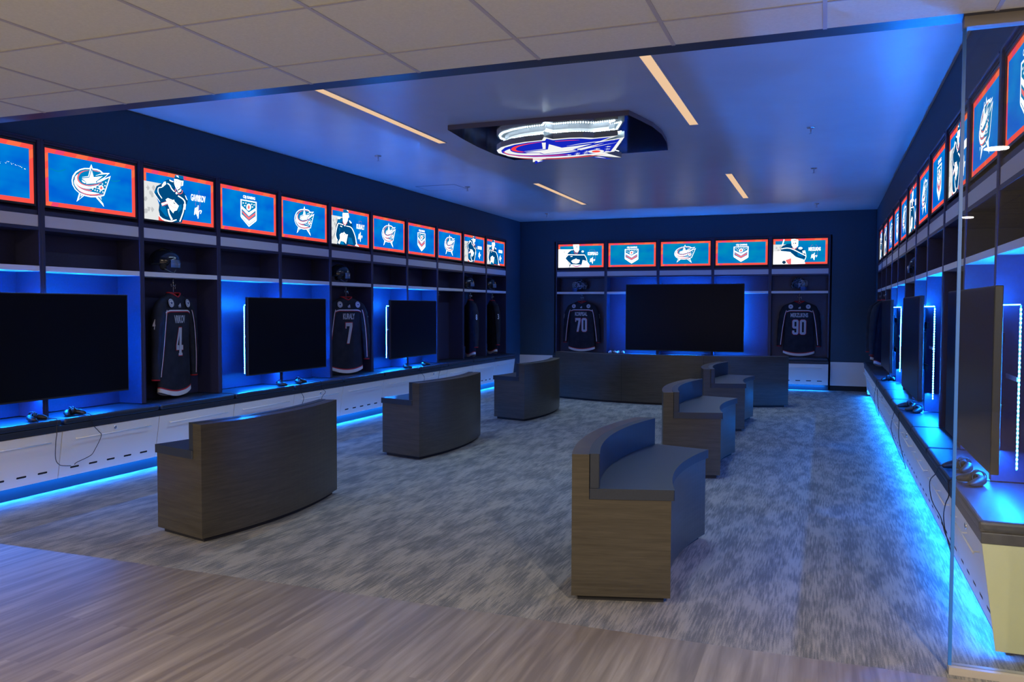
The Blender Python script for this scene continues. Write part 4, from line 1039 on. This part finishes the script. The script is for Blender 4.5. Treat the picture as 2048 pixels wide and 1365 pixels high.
for x, y, lab in ((-.155, 8.53, 'ceiling sprinkler at the right, nearest the opening'), (-.155, 11.0, 'ceiling sprinkler at the right, middle one'), (-.155, 14.70, 'ceiling sprinkler at the right, farthest one'),
                  (-4.81, 8.45, 'ceiling sprinkler at the left, nearest the opening'), (-4.83, 11.04, 'ceiling sprinkler at the left beside the access panel'), (-4.81, 14.63, 'ceiling sprinkler at the left, farthest one')):
    place(sp_, 'sp', (x, y, ZC), 0, lab, 'ceiling sprinklers')
m = MB()
for a, b in (((-.30, -.22, -.003), (.30, .22, -.001)),): m.box(a, b)
ap = m.build('panel', 'ceil'); r = thing('access_panel', 'square flush access panel in the left of the ceiling', 'panel', (-5.22, 11.0, ZC)); ap.parent = r
m = MB()
for a, b in (((-.306, -.226, -.0035), (.306, -.221, -.001)), ((-.306, .221, -.0035), (.306, .226, -.001)), ((-.306, -.221, -.0035), (-.301, .221, -.001)), ((.301, -.221, -.0035), (.306, .221, -.001))): m.box(a, b)
m.build('panel_edge', 'slab', r)

# hanging team sign
M['mirror'] = M_('polished_dark_canopy', (.13, .17, .22, 1), 0.08, metal=1.0)
M['canopy_edge'] = M_('canopy_edge_paint', (.16, .15, .19, 1), 0.5)
M['signside'] = M_('brushed_sign_side', (.42, .47, .50, 1), 0.35, metal=.7)
sg_w = E_('sign_white', lin(244, 246, 244), 1.0); sg_b = E_('sign_blue', lin(22, 40, 190), 1.0); sg_r = E_('sign_red', lin(255, 66, 58), 1.0)
sg_l = E_('sign_led', (.80, .95, 1.0, 1), 28.0)
sign = thing('ceiling_sign', 'illuminated star emblem sign hanging from a dark ceiling canopy', 'sign', (-2.45, 8.1, ZC))
can = [(-3.39, 7.28), (-3.43, 7.73), (-3.45, 8.15), (-3.44, 8.64), (-3.36, 9.02), (-2.03, 9.03), (-1.60, 9.0), (-1.54, 8.57), (-1.514, 8.16), (-1.534, 7.8), (-1.585, 7.52), (-1.636, 7.27)]
can = [(x+2.45, y-8.1) for x, y in can]
m = MB(); m.prism(can, -.045, -.001, 'z', 0, None, True, 1); m.build('canopy', ['mirror', 'canopy_edge'], sign)
# map logo: flat frame (x right, z up) -> ceiling plane, up towards the opening
lx0 = min(p[0] for p in LOGO[0][1]); lx1 = max(p[0] for p in LOGO[0][1]); lz0 = min(p[1] for p in LOGO[0][1]); lz1 = max(p[1] for p in LOGO[0][1])
SX0, SX1, SY0, SY1 = -3.165, -1.77, 7.42, 8.70
def lm_(p): return (SX0+(p[0]-lx0)/(lx1-lx0)*(SX1-SX0)+2.45, SY1-(p[1]-lz0)/(lz1-lz0)*(SY1-SY0)-8.1)
out = [lm_(p) for p in LOGO[0][1]]
ZF = -.147
m = MB(); m.prism(out, ZF, ZF+.056, 'z'); m.build('sign_body', 'signside', sign)
cxm = sum(p[0] for p in out)/len(out); cym = sum(p[1] for p in out)/len(out)
inn = [(cxm+(p[0]-cxm)*.86, cym+(p[1]-cym)*.86) for p in out]
m = MB(); m.prism(inn, ZF+.057, -.046, 'z'); m.build('spacer', 'white', sign)
inn = [(cxm+(p[0]-cxm)*.955, cym+(p[1]-cym)*.955) for p in out]
m = MB()
for i in range(len(inn)):
    a = Vector((*inn[i], ZF+.058)); b = Vector((*inn[(i+1) % len(inn)], ZF+.058))
    if (b-a).length < .03: continue
    kk = int((b-a).length/.022)
    for q_ in range(kk):
        c = a+(b-a)*((q_+.5)/kk); m.box((c.x-.005, c.y-.005, c.z), (c.x+.005, c.y+.005, c.z+.004))
m.build('light_strip', sg_l, sign)
m = MB(); cmap = {'w': 0, 'b': 1, 'r': 2}
for i, (c_, q) in enumerate(LOGO):
    pts = [lm_(p) for p in q]
    tri = tessellate_polygon([[Vector((p[0], p[1], 0)) for p in pts]])
    z = ZF-.001-.00015*i; fs = []
    for t in tri:
        a, b, c = [pts[k] for k in t]; cr = (b[0]-a[0])*(c[1]-a[1])-(b[1]-a[1])*(c[0]-a[0])
        fs.append(tuple(t) if cr < 0 else tuple(reversed(t)))
    m.add([(p[0], p[1], z) for p in pts], fs, cmap[c_])
m.build('emblem_face', [sg_w, sg_b, sg_r], sign)

# ------------------------------------------------------------------ glass partition at the right of the opening
gl, nt, b = new_mat('clear_glass')
nt.nodes.clear(); o_ = nt.nodes.new('ShaderNodeOutputMaterial'); tr = nt.nodes.new('ShaderNodeBsdfTransparent'); gs = nt.nodes.new('ShaderNodeBsdfGlossy'); mx = nt.nodes.new('ShaderNodeMixShader'); fr_ = nt.nodes.new('ShaderNodeFresnel')
tr.inputs[0].default_value = (.93, .96, .95, 1); gs.inputs['Roughness'].default_value = 0.0; fr_.inputs[0].default_value = 1.5
nt.links.new(fr_.outputs[0], mx.inputs[0]); nt.links.new(tr.outputs[0], mx.inputs[1]); nt.links.new(gs.outputs[0], mx.inputs[2]); nt.links.new(mx.outputs[0], o_.inputs[0])
M['glass'] = gl
M['glass_edge'] = M_('glass_edge_painted_glow', (.008, .15, .60, 1), 0.45, spec=.8)  # blue room light caught in the edge, put into its base colour
gr = bpy.data.objects.new('window_1', None); COL.objects.link(gr); gr['kind'] = 'structure'; gr.location = (.50, 3.71, 0)
m = MB(); m.box((.0, -.005, .03), (.85, .005, 2.56)); m.build('pane', 'glass', gr)
m = MB(); m.box((-.013, -.006, .03), (-.0005, .006, 2.56)); m.build('pane_edge', 'glass_edge', gr)  # strip made wide enough to carry the painted blue glow
m = MB(); m.box((-.012, -.028, 2.555), (.85, .028, 2.595)); m.build('header_track', 'trim', gr)
m = MB(); m.box((-.012, -.028, 0), (.85, .028, .03)); m.build('floor_track', 'trim', gr)

# ------------------------------------------------------------------ corridor lamps behind the camera
pm = E_('warm_globe', lin(255, 226, 186), 6.0)
def lamp(x, y, lab, power):
    r = thing('disc_light', lab, 'ceiling light', (x, y, ZT), 0, 'round corridor ceiling lights')
    m = MB(); m.lathe([(0, -.001), (.095, -.001), (.092, -.010), (.080, -.012), (.078, -.008), (0, -.008)], 32); m.build('trim_ring', 'white', r)
    m = MB(); m.lathe([(.0, -.009), (.077, -.009), (.075, -.013), (0, -.014)], 32); m.build('diffuser', pm, r)
    l = bpy.data.lights.new('lamp_light', 'AREA'); l.shape = 'DISK'; l.size = .15; l.energy = power*6.3; l.color = (1.0, .82, .64)
    o = bpy.data.objects.new('lamp_light', l); COL.objects.link(o); o.parent = r; o.location = (0, 0, -.016)
lamp(1.1, .76, 'round corridor ceiling light to the right of the camera', 26)
lamp(-1.6, -1.6, 'round corridor ceiling light right behind the camera', 34)
lamp(-4.6, -.6, 'round corridor ceiling light to the left behind the camera', 34)
lamp(1.6, -4.1, 'round corridor ceiling light farthest behind the camera', 20)
